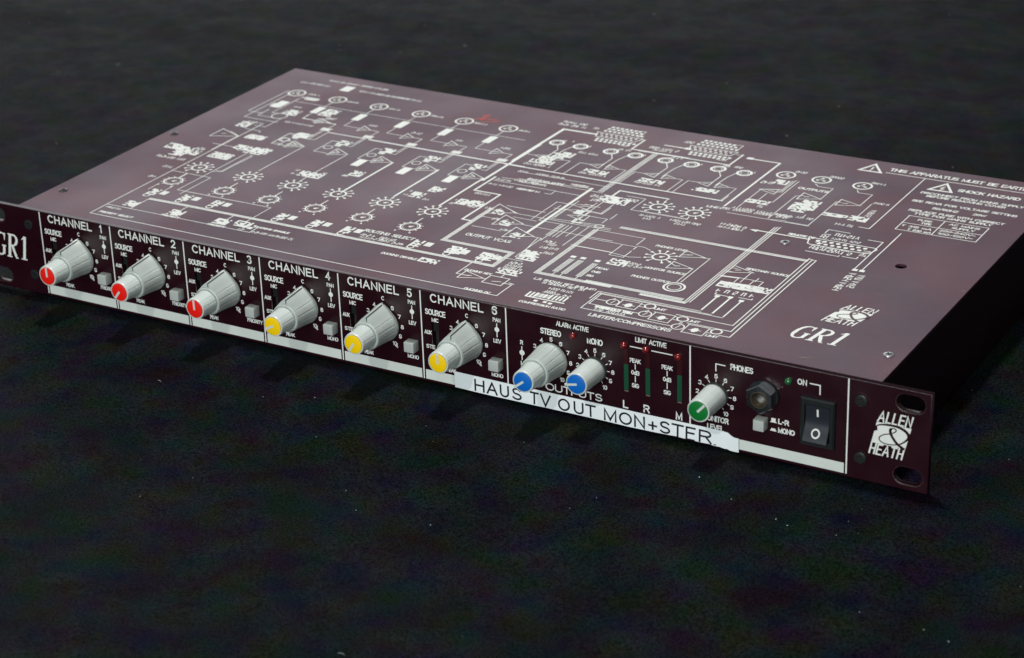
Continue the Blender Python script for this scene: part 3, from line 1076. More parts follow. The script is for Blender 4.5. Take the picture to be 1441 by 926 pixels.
# ------------------------------------------------------------------ measured layout of the lid printing (mm on the lid)
LID_LINES=[
 (0.5,[(73.8,194.7),(73.8,165.8),(84.0,165.8)]),(0.5,[(90.0,165.8),(95.2,165.8),(95.2,140.4),(92.3,140.4)]),(0.5,[(94.0,155.0),(94.0,144.2),(92.3,144.2)]),(0.55,[(85.2,143.8),(81.5,143.8),(81.5,127.0),(89.2,127.0)]),
 (0.5,[(90.8,133.4),(94.8,130.4),(90.8,127.2)]),(0.5,[(100.2,194.7),(100.2,165.8),(110.4,165.8)]),(0.5,[(116.4,165.8),(121.7,165.8),(121.7,140.4),(118.8,140.4)]),(0.5,[(120.5,155.0),(120.5,144.2),(118.8,144.2)]),
 (0.55,[(111.7,143.8),(107.9,143.8),(107.9,127.0),(115.7,127.0)]),(0.5,[(117.2,133.4),(121.2,130.4),(117.2,127.2)]),(0.5,[(126.6,194.7),(126.6,165.8),(136.8,165.8)]),(0.5,[(142.8,165.8),(148.1,165.8),(148.1,140.4),(145.2,140.4)]),
 (0.5,[(146.9,155.0),(146.9,144.2),(145.2,144.2)]),(0.55,[(138.1,143.8),(134.3,143.8),(134.3,127.0),(142.1,127.0)]),(0.5,[(143.6,133.4),(147.6,130.4),(143.6,127.2)]),(0.55,[(142.1,127.0),(142.1,131.0)]),
 (0.5,[(153.1,194.7),(153.1,165.8),(163.3,165.8)]),(0.5,[(169.3,165.8),(174.6,165.8),(174.6,140.4),(171.7,140.4)]),(0.5,[(173.4,155.0),(173.4,144.2),(171.7,144.2)]),(0.55,[(164.6,143.8),(160.8,143.8),(160.8,127.0),(168.6,127.0)]),
 (0.5,[(170.1,133.4),(174.1,130.4),(170.1,127.2)]),(0.55,[(168.6,127.0),(168.6,131.0)]),(0.5,[(179.6,194.7),(179.6,165.8),(189.8,165.8)]),(0.5,[(195.8,165.8),(201.1,165.8),(201.1,140.4),(198.2,140.4)]),
 (0.5,[(199.9,155.0),(199.9,144.2),(198.2,144.2)]),(0.55,[(191.1,143.8),(187.2,143.8),(187.2,127.0),(195.1,127.0)]),(0.5,[(196.6,133.4),(200.6,130.4),(196.6,127.2)]),(0.55,[(195.1,127.0),(195.1,131.0)]),
 (0.6,[(99.7,128.9),(99.7,91.3)]),(0.6,[(126.4,128.8),(126.4,90.3)]),(1.2,[(153.5,129.6),(153.5,84.4)]),(1.2,[(179.5,130.7),(179.5,90.6)]),
 (1.2,[(205.5,130.1),(205.5,89.8)]),(0.7,[(69.8,66.4),(69.8,72.5)]),(0.7,[(100.5,66.4),(100.5,72.5)]),(0.7,[(127.1,66.4),(127.1,72.5)]),
 (0.7,[(153.7,66.4),(153.7,72.5)]),(0.7,[(180.3,66.4),(180.3,72.5)]),(0.7,[(206.9,66.4),(206.9,72.5)]),(0.45,[(54.0,187.2),(196.0,187.2)]),
 (0.9,[(99.2,153.5),(120.8,153.5)]),(1.3,[(124.0,153.4),(215.0,153.0)]),(0.5,[(40.6,200.3),(40.6,163.6),(49.9,163.6)]),(0.5,[(44.3,197.7),(44.3,154.8),(65.6,154.8)]),
 (0.5,[(53.8,192.0),(53.8,166.6),(57.3,166.6)]),(0.5,[(49.4,169.9),(49.4,159.9),(58.3,159.9)]),(0.5,[(64.0,161.2),(64.0,146.1),(57.3,146.1)]),(0.5,[(55.8,139.8),(65.3,139.8),(66.4,137.8)]),
 (0.5,[(73.2,171.9),(74.5,166.2),(84.2,166.2)]),(0.5,[(89.7,165.3),(95.2,165.3),(95.2,145.4),(92.4,145.4)]),(0.5,[(98.7,154.3),(98.7,140.9),(94.7,140.3)]),(0.5,[(85.2,142.8),(81.4,142.8),(81.4,129.1),(87.8,128.1)]),
 (0.5,[(84.4,97.7),(84.4,107.1)]),(0.6,[(60.1,150.0),(60.1,10.0),(283.6,9.6),(283.6,22.5),(279.0,22.5)]),(0.5,[(60.1,22.6),(144.0,22.6),(144.0,29.0)]),(0.5,[(51.9,132.8),(59.5,128.8),(59.5,106.2)]),
 (0.5,[(54.5,114.1),(67.4,114.1),(72.4,111.0),(76.3,112.8)]),(0.5,[(79.2,109.4),(79.2,80.5),(83.1,81.8),(83.1,108.4)]),(0.5,[(79.2,82.5),(79.2,52.5),(117.9,52.5)]),(0.5,[(86.0,52.6),(134.6,52.6),(134.6,33.1)]),
 (0.5,[(59.8,72.9),(83.9,72.9),(83.9,48.5)]),(0.5,[(80.0,82.5),(83.9,82.5),(83.9,98.4)]),(0.5,[(69.4,72.8),(69.4,67.6)]),(0.5,[(74.2,55.8),(74.2,48.9)]),
 (0.5,[(65.6,55.6),(65.6,47.2)]),(2.1,[(74.0,37.0),(92.0,37.4),(265.7,37.2),(265.7,37.2)]),(0.6,[(74.2,36.0),(74.2,22.6),(68.8,22.6)]),(0.6,[(97.8,36.3),(97.8,31.3)]),
 (0.6,[(124.7,36.7),(124.7,31.7)]),(2.2,[(229.6,97.6),(229.6,54.0),(265.5,54.0),(265.5,37.2),(260.9,37.2)]),(0.5,[(230.0,86.7),(237.8,86.7)]),(0.5,[(232.4,74.6),(247.6,74.6)]),
 (1.1,[(209.7,134.6),(209.7,114.6),(224.1,114.6),(224.1,79.6),(228.9,79.6)]),(1.7,[(224.6,210.8),(205.8,210.8),(205.8,158.5)]),(1.5,[(206.5,184.6),(206.5,128.2)]),(0.6,[(255.2,36.0),(255.2,23.1),(261.4,23.1)]),
 (0.5,[(267.7,23.3),(270.1,23.3)]),(0.6,[(270.1,27.7),(279.7,27.7),(279.7,19.6),(270.2,19.6),(270.2,27.7)]),(0.6,[(273.9,22.3),(277.6,23.3)]),(0.6,[(275.1,30.9),(275.1,27.8)]),
 (0.6,[(281.5,23.9),(284.1,23.3)]),(0.5,[(266.2,47.5),(274.6,47.5)]),(0.5,[(234.3,103.6),(254.7,103.6)]),(0.5,[(239.6,98.7),(243.2,96.7),(292.5,96.7)]),
 (0.5,[(244.3,92.3),(256.3,92.3)]),(0.5,[(252.6,85.7),(299.3,85.7)]),(0.5,[(264.7,74.7),(269.1,74.7),(269.1,50.7),(272.0,50.7)]),(0.5,[(267.2,74.6),(270.4,51.7)]),
 (0.5,[(284.7,73.9),(305.2,73.9)]),(1.6,[(259.6,140.7),(259.6,77.9)]),(0.5,[(262.1,117.9),(253.2,117.9),(253.2,93.8)]),(0.5,[(255.8,110.2),(261.6,111.1)]),
 (0.5,[(257.0,114.5),(257.0,93.7),(269.7,93.7)]),(0.5,[(261.2,111.9),(261.2,98.0),(287.7,100.8)]),(0.5,[(261.9,123.5),(261.9,100.0)]),(0.5,[(266.7,121.1),(274.7,120.2)]),
 (0.5,[(269.3,114.8),(279.7,113.3),(279.7,121.8)]),(0.5,[(271.4,108.4),(285.0,108.4),(285.0,103.2)]),(0.5,[(272.8,127.8),(272.8,96.0)]),(0.5,[(270.8,124.9),(270.8,105.7)]),
 (0.5,[(268.6,115.4),(268.6,110.8)]),(0.5,[(272.6,98.6),(291.9,98.6)]),(0.5,[(268.8,94.4),(268.8,79.2)]),(0.5,[(270.6,94.2),(270.6,79.0)]),
 (0.5,[(272.5,94.0),(272.5,78.8)]),(0.5,[(274.4,93.9),(274.4,78.7)]),(0.5,[(281.7,97.0),(281.7,71.6)]),(0.5,[(269.8,93.7),(269.8,72.5)]),
 (0.5,[(277.7,94.2),(277.7,81.8)]),(0.5,[(211.4,130.4),(245.5,130.4),(245.5,125.5),(242.3,125.5)]),(0.5,[(245.5,130.1),(258.8,130.1)]),(0.5,[(213.0,135.2),(259.6,140.7)]),
 (2.3,[(286.5,94.9),(286.5,73.3),(286.5,39.4),(323.2,39.4)]),(2.3,[(310.0,40.5),(357.0,40.5)]),(2.0,[(337.6,37.9),(359.6,37.9)]),(0.5,[(286.9,95.9),(286.9,84.1)]),
 (2.6,[(293.2,43.4),(293.2,59.4)]),(2.6,[(297.7,43.1),(297.7,59.7)]),(2.6,[(305.0,43.0),(305.0,59.3)]),(0.5,[(293.7,39.7),(293.7,43.0)]),
 (0.5,[(297.4,39.7),(297.4,43.4)]),(0.5,[(305.0,40.3),(305.0,43.3)]),(1.0,[(294.9,15.0),(313.1,15.0)]),(1.0,[(294.7,15.8),(294.7,19.7)]),
 (1.0,[(296.5,15.9),(296.5,19.8)]),(1.0,[(298.2,16.0),(298.2,19.9)]),(2.6,[(300.0,16.1),(300.0,20.0)]),(2.6,[(301.7,16.2),(301.7,20.1)]),
 (2.6,[(303.5,16.3),(303.5,20.2)]),(1.0,[(305.2,16.4),(305.2,20.3)]),(1.0,[(307.0,16.5),(307.0,20.4)]),(1.0,[(308.7,16.6),(308.7,20.4)]),
 (1.0,[(310.4,16.7),(310.4,20.5)]),(1.0,[(312.2,16.8),(312.2,20.6)]),(0.5,[(286.4,94.8),(311.4,94.8),(311.4,86.3)]),(0.5,[(286.5,84.1),(305.3,84.1),(312.4,84.1)]),
 (0.5,[(312.7,85.3),(315.8,85.3),(319.8,83.4)]),(0.5,[(286.6,73.5),(304.9,73.5),(314.5,72.2),(319.6,74.1)]),(0.5,[(305.6,83.5),(305.6,70.9),(312.2,70.9)]),(0.6,[(312.5,84.4),(312.5,81.1)]),
 (0.6,[(312.6,78.8),(312.6,70.8)]),(0.5,[(334.4,84.1),(337.2,86.0)]),(0.5,[(332.8,75.2),(337.8,72.1)]),(0.5,[(343.3,85.1),(347.9,85.9),(347.9,56.8)]),
 (0.5,[(344.2,72.3),(346.1,72.3),(346.1,56.5)]),(2.4,[(294.9,102.2),(358.6,102.2),(387.5,102.2)]),(0.6,[(358.3,132.4),(358.3,38.2)]),(0.6,[(359.4,132.9),(359.4,38.7)]),
 (0.6,[(360.6,133.5),(360.6,39.3)]),(0.6,[(386.9,105.1),(386.9,25.6),(361.2,25.6)]),(0.6,[(387.5,104.3),(388.7,104.3),(388.7,19.9),(368.9,19.9)]),(0.6,[(388.9,104.0),(390.6,104.0),(390.6,14.5),(385.8,14.5)]),
 (0.55,[(322.0,32.9),(368.7,32.9)]),(0.55,[(322.2,31.6),(374.2,31.6)]),(0.55,[(322.6,30.8),(379.8,30.8)]),(0.55,[(322.0,32.9),(320.6,32.9),(320.6,24.8)]),
 (0.55,[(323.0,31.5),(323.0,19.7),(346.5,19.7)]),(0.55,[(322.0,31.9),(322.0,14.2),(365.0,14.2)]),(0.55,[(323.5,25.2),(329.0,25.2)]),(0.55,[(368.3,50.4),(368.3,34.7)]),
 (0.55,[(374.3,50.6),(374.3,33.3)]),(0.55,[(379.6,49.7),(379.6,31.9)]),(0.55,[(333.5,29.4),(343.2,29.4),(343.2,22.2),(334.4,22.2),(334.4,29.4)]),(0.55,[(351.7,23.9),(361.6,23.9),(361.6,16.2),(352.5,16.2),(352.5,23.9)]),
 (0.55,[(370.1,18.8),(379.8,18.8),(379.8,10.8),(370.4,10.8),(370.4,18.8)]),(0.5,[(331.1,23.8),(331.7,26.9)]),(0.5,[(348.8,18.8),(349.5,21.9)]),(0.5,[(366.7,13.3),(367.4,16.2)]),
 (0.6,[(336.5,24.8),(341.5,25.3)]),(0.6,[(354.8,19.4),(359.7,20.0)]),(0.6,[(372.5,14.3),(377.4,14.8)]),(0.5,[(343.2,28.6),(345.3,28.6)]),
 (0.5,[(343.7,26.1),(346.0,26.1),(346.0,27.3)]),(0.5,[(361.5,23.6),(363.2,22.8)]),(0.5,[(362.3,20.3),(364.3,20.3)]),(0.5,[(380.0,18.4),(381.6,17.7)]),
 (0.5,[(380.4,14.7),(381.9,14.7)]),(0.5,[(360.5,80.9),(363.4,80.9)]),(0.5,[(360.0,76.7),(363.7,76.7)]),(0.5,[(369.4,79.3),(370.7,79.3),(370.7,67.9)]),
 (1.2,[(360.5,71.0),(368.0,71.9)]),(0.5,[(367.8,72.3),(379.6,72.3),(379.6,66.2)]),(0.5,[(368.3,71.2),(368.3,66.7)]),(0.5,[(375.4,71.5),(375.4,67.0)]),
 (0.5,[(376.2,75.1),(376.2,71.2)]),(0.6,[(366.4,53.4),(366.4,51.8),(372.3,51.8)]),(0.6,[(377.1,52.8),(382.9,52.8),(382.9,53.9)]),(0.55,[(368.6,49.9),(368.6,34.4)]),
 (0.55,[(373.9,51.3),(373.9,33.1)]),(0.55,[(379.8,49.6),(379.8,31.8)]),(0.5,[(240.2,223.8),(246.0,225.1),(246.0,215.4)]),(1.0,[(251.0,213.4),(251.0,198.8),(282.5,198.8)]),
 (0.5,[(242.7,201.5),(246.7,200.9),(246.7,208.2)]),(0.5,[(248.5,212.2),(251.0,213.4)]),(0.5,[(294.1,225.7),(299.4,226.8),(299.4,217.7)]),(1.0,[(304.9,214.3),(304.9,198.2),(255.4,198.2)]),
 (0.5,[(295.9,202.6),(300.5,202.6),(300.5,207.3)]),(0.5,[(302.0,213.0),(304.9,214.3)]),(0.6,[(214.8,187.8),(218.1,182.0),(218.1,170.0)]),(0.6,[(222.8,189.0),(221.2,182.0),(220.8,170.0)]),
 (0.5,[(211.6,170.0),(206.6,170.0),(206.6,153.0)]),(0.5,[(227.7,170.0),(231.7,170.0),(231.7,153.0)]),(0.6,[(245.5,187.8),(248.8,182.0),(248.8,170.0)]),(0.6,[(253.7,189.0),(252.1,182.0),(251.7,170.0)]),
 (0.5,[(242.3,170.0),(237.3,170.0),(237.3,153.0)]),(0.5,[(258.6,170.0),(262.6,170.0),(262.6,153.0)]),(0.6,[(275.9,187.8),(279.2,182.0),(279.2,170.0)]),(0.6,[(284.5,189.0),(282.9,182.0),(282.5,170.0)]),
 (0.5,[(272.7,170.0),(267.7,170.0),(267.7,153.0)]),(0.5,[(289.4,170.0),(293.4,170.0),(293.4,153.0)]),(0.6,[(304.5,187.8),(307.8,182.0),(307.8,170.0)]),(0.6,[(312.8,189.0),(311.2,182.0),(310.8,170.0)]),
 (0.5,[(301.3,170.0),(296.3,170.0),(296.3,153.0)]),(0.5,[(317.7,170.0),(321.7,170.0),(321.7,153.0)]),(1.1,[(205.0,152.4),(322.3,152.4)]),(0.6,[(322.3,152.4),(322.3,160.0)]),
 (2.8,[(265.2,197.6),(265.2,153.6),(265.2,138.8)]),(0.5,[(220.2,146.1),(265.2,146.1)]),(0.5,[(221.0,137.7),(267.1,137.7)]),(1.2,[(259.5,141.0),(259.5,93.4)]),
 (1.1,[(298.7,144.0),(273.0,144.0),(273.0,134.2)]),(0.5,[(279.2,139.3),(289.1,139.3),(289.1,124.0),(318.4,124.0)]),(0.5,[(298.7,144.0),(298.7,139.3)]),(0.5,[(272.8,123.4),(272.8,103.0)]),
 (0.5,[(278.8,126.2),(278.8,113.1)]),(0.5,[(267.0,118.9),(272.6,118.9)]),(0.5,[(279.5,113.1),(269.8,113.1)]),(0.5,[(286.1,115.9),(286.1,109.0)]),
 (1.1,[(263.8,211.0),(276.3,211.0)]),(1.1,[(309.6,210.8),(326.3,210.8),(326.3,147.2)]),(0.5,[(317.7,124.7),(293.6,124.7)]),(0.5,[(317.4,127.8),(318.0,124.0)]),
 (0.5,[(342.7,178.0),(332.5,174.1),(332.5,149.0)]),(0.5,[(330.9,140.0),(371.5,140.0)]),(0.5,[(338.6,173.5),(342.0,174.2),(342.0,190.7)]),(0.5,[(343.0,174.6),(343.0,192.0)]),
 (0.5,[(342.4,160.9),(344.6,160.9),(344.6,191.4)]),(0.5,[(337.3,161.6),(337.3,170.3)]),(0.5,[(352.9,191.8),(355.5,189.0),(363.1,189.0),(363.1,173.2)]),(0.5,[(354.3,174.8),(351.0,173.0),(351.0,141.2)]),
 (0.5,[(364.8,152.4),(364.8,148.4)]),(0.5,[(374.0,192.3),(375.7,189.1),(382.8,189.1),(382.8,174.0)]),(0.5,[(373.5,174.0),(371.0,174.0),(371.0,140.7),(359.8,140.7)]),(0.5,[(387.0,177.7),(387.0,160.4)]),
 (0.6,[(397.4,219.3),(397.4,148.7),(392.5,148.7)]),(0.5,[(352.8,140.4),(359.4,141.6)]),(0.55,[(378.6,125.3),(350.5,125.3)]),(1.0,[(378.1,125.4),(350.5,125.4)]),
 (0.6,[(391.6,140.1),(381.4,140.1),(381.4,136.0)]),(0.6,[(381.9,112.6),(397.3,112.6),(397.3,113.6)]),(0.6,[(399.0,113.4),(405.4,113.4),(405.4,115.7)]),(0.6,[(402.1,136.1),(409.0,136.1),(409.0,101.4)]),
 (0.6,[(412.5,142.0),(412.5,101.6)]),(0.6,[(412.4,149.2),(412.4,135.9)]),(0.7,[(377.6,220.0),(450.5,220.0)]),(0.55,[(407.5,171.7),(445.6,171.7),(445.6,153.5),(407.9,153.5),(407.9,171.7)]),
 (0.55,[(407.6,162.5),(445.2,162.5)]),(0.55,[(425.0,171.7),(425.0,153.7)]),
]
LID_RINGS=[
 (85.0,134.6,2.3,0.5),(111.4,134.6,2.3,0.5),(137.8,134.6,2.3,0.5),(164.3,134.6,2.3,0.5),(190.8,134.6,2.3,0.5),(69.8,40.5,1.6,0.6),
 (88.9,40.8,1.6,0.6),(107.1,40.9,1.6,0.6),(145.3,40.6,1.6,0.6),(164.9,40.699999999999996,1.6,0.6),(182.7,40.199999999999996,1.6,0.6),(220.5,40.4,1.6,0.6),
 (239.6,40.199999999999996,1.6,0.6),(256.7,40.0,1.6,0.6),(60.7,163.7,4.2,0.6),(84.4,134.4,2.6,0.6),(285.7,98.9,2.0,0.6),(347.6,50.9,4.6,1.0),
 (347.6,50.9,3.0,0.5),(331.4,25.3,2.7,0.55),(349.2,20.3,2.7,0.55),(367.1,14.7,2.7,0.55),(347.6,28.2,2.3,0.7),(365.6,22.4,2.3,0.7),
 (383.5,17.1,2.3,0.7),
]
LID_FILLS=[
 (73.8,180.3,4.6,10),(100.2,180.3,4.6,10),(126.6,180.3,4.6,10),(138.2,122.6,4.8,9.5),(153.1,180.3,4.6,10),(164.7,122.6,4.8,9.5),
 (179.6,180.3,4.6,10),(191.2,122.6,4.8,9.5),(68.3,216.7,6,8),(50.0,179.8,5.5,10),(292.4,62.0,2.6,2.2),(297.2,62.4,2.6,2.2),
 (304.4,62.3,2.6,2.2),(301.2,12.3,1.8,1.8),(305.5,12.7,1.8,1.8),(308.2,12.3,1.8,1.8),(338.4,25.1,0.9,4.0),(339.3,25.2,0.9,4.0),
 (340.0,25.2,0.8,2.4),(337.7,25.1,0.8,2.4),(356.6,19.8,0.9,4.0),(357.5,19.8,0.9,4.0),(358.2,19.9,0.8,2.4),(356.0,19.8,0.8,2.4),
 (374.4,14.6,0.9,4.0),(375.2,14.7,0.9,4.0),(375.9,14.7,0.8,2.4),(373.7,14.6,0.8,2.4),(368.3,50.1,2.2,2.0),(373.9,51.3,2.2,2.0),
 (379.6,49.9,2.2,2.0),(310.2,211.1,3.4,2.6),(276.3,211.0,3,2.6),(409.7,101.5,2.4,2.2),(412.9,101.6,2.4,2.2),
]
LID_TRIANGLES=[
 (87.0,166,6,8,1),(95.2,130.2,9.4,10,2),(113.4,166,6,8,1),(121.6,130.2,9.4,10,2),(139.8,166,6,8,1),(148.0,130.2,9.4,10,2),
 (166.3,166,6,8,1),(174.5,130.2,9.4,10,2),(192.8,166,6,8,1),(201.0,130.2,9.4,10,2),(86.8,166.3,9,6,0),(92.4,130.4,12,8,0),
 (52.9,128.3,14,12,0),(236.6,97.2,13,13,2),(246.4,86.4,13,13,2),(258.4,75.1,13,13,2),(263.3,23.5,11,8,1),(265.0,118.4,11,6,3),
 (267.3,111.5,12,6,3),(270.7,105.3,10,7,3),(340.0,86.1,11,8,0),(340.4,72.4,11,8,0),(366.2,79.7,11,8,1),(215.0,170,6.5,6,3),
 (224.7,170,6.5,6,1),(245.7,170,6.5,6,3),(255.6,170,6.5,6,1),(276.1,170,6.5,6,3),(286.4,170,6.5,6,1),(304.7,170,6.5,6,3),
 (314.7,170,6.5,6,1),(336.2,174.1,9,7,3),(357.9,173.9,10,9,1),(377.5,173.8,11,8,1),(350.9,125.2,4,3,4),
]
LID_DIALS=[
 (69.9,82.2,3.7,1),(69.7,61.5,4.6,0),(100.2,81.8,3.7,1),(100.8,61.2,4.6,0),(126.8,81.8,3.7,1),(127.4,61.2,4.6,0),
 (153.4,81.8,3.7,1),(154.0,61.2,4.6,0),(180.0,81.8,3.7,1),(180.6,61.2,4.6,0),(206.6,81.8,3.7,1),(207.2,61.2,4.6,0),
 (327.3,78.7,3.7,1),(299.2,132.6,3.9,1),(317.7,132.9,3.9,1),
]
LID_BLOCKS=[
 (94.8,156.6,5.4,3.6),(89.0,143.6,7,6),(88.0,139.2,3.6,2.6),(121.2,156.6,5.4,3.6),(115.4,143.6,7,6),(114.4,139.2,3.6,2.6),
 (147.6,156.6,5.4,3.6),(141.8,143.6,7,6),(140.8,139.2,3.6,2.6),(174.1,156.6,5.4,3.6),(168.3,143.6,7,6),(167.3,139.2,3.6,2.6),
 (200.6,156.6,5.4,3.6),(194.8,143.6,7,6),(193.8,139.2,3.6,2.6),(70.4,45.4,5.2,7.5),(76.0,46.3,3.6,4.5),(89.5,45.7,5.2,7.5),
 (95.1,46.6,3.6,4.5),(107.7,45.8,5.2,7.5),(113.3,46.7,3.6,4.5),(145.9,45.5,5.2,7.5),(151.5,46.4,3.6,4.5),(165.5,45.6,5.2,7.5),
 (171.1,46.5,3.6,4.5),(183.3,45.1,5.2,7.5),(188.9,46.0,3.6,4.5),(221.1,45.3,5.2,7.5),(226.7,46.2,3.6,4.5),(240.2,45.1,5.2,7.5),
 (245.8,46.0,3.6,4.5),(257.3,44.9,5.2,7.5),(262.9,45.8,3.6,4.5),(123.0,97.9,7.0,7.0),(129.4,97.8,7.0,7.0),(146.0,108.9,7.0,7.0),
 (188.4,97.3,7.0,7.0),(193.2,107.3,7.0,7.0),(213.4,98.7,7.0,7.0),(220.0,99.1,7.0,7.0),(63.5,171.0,9.0,8.0),(48.8,177.1,6.0,6.0),
 (60.3,193.8,9.0,4.0),(51.7,144.9,7.0,8.0),(82.1,181.4,8.2,6.4),(81.4,176.9,8.0,6.0),(95.2,156.7,6.0,4.0),(89.4,143.7,9.0,7.0),
 (69.0,131.0,11.2,6.4),(81.1,113.3,10.5,7.2),(72.0,115.6,9.0,6.0),(83.4,115.3,10.5,7.2),(69.0,100.7,12.0,8.0),(69.0,131.0,10.5,5.6),
 (39.4,102.1,9.8,7.2),(46.6,100.6,9.0,7.2),(52.0,98.4,10.5,6.4),(47.1,94.1,8.0,6.0),(69.5,100.4,12.8,7.2),(70.7,28.2,7.0,6.5),
 (97.6,27.9,8.0,6.5),(124.1,28.1,8.0,6.5),(134.9,29.9,9.0,6.5),(139.7,28.5,5.0,5.0),(236.7,29.9,9.8,4.8),(235.2,94.7,6.0,6.0),
 (245.0,83.9,6.0,6.0),(257.3,72.8,6.0,6.0),(241.0,45.9,8.0,8.0),(245.4,45.5,5.0,5.0),(257.6,45.5,8.0,8.0),(260.9,46.2,5.0,5.0),
 (275.0,34.1,12.0,5.6),(273.7,56.6,8.2,7.2),(274.6,52.0,9.0,6.0),(273.6,101.2,5.0,6.0),(268.7,110.8,4.0,5.0),(313.4,64.7,9.0,7.0),
 (367.3,63.0,9.5,6.0),(370.9,63.3,9.5,6.0),(374.5,63.6,9.5,6.0),(378.1,63.8,9.5,6.0),(381.7,64.1,9.5,6.0),(219.6,163,13,5),
 (250.3,162,13,5),(280.7,162,13,5),(309.3,162,13,5),(219.7,168.3,8.0,6.0),(222.3,174.4,9.0,7.0),(226.2,177.2,7.0,7.0),
 (274.0,131.7,10.0,9.0),(279.1,131.5,10.0,9.0),(337.8,158.4,12.0,4.8),(337.5,187.1,7.0,6.0),(359.8,162.0,12.0,7.2),(359.0,157.7,10.0,7.0),
 (361.2,167.0,9.0,7.0),(377.1,157.6,12.0,4.0),(388.4,157.9,9.0,6.0),
]
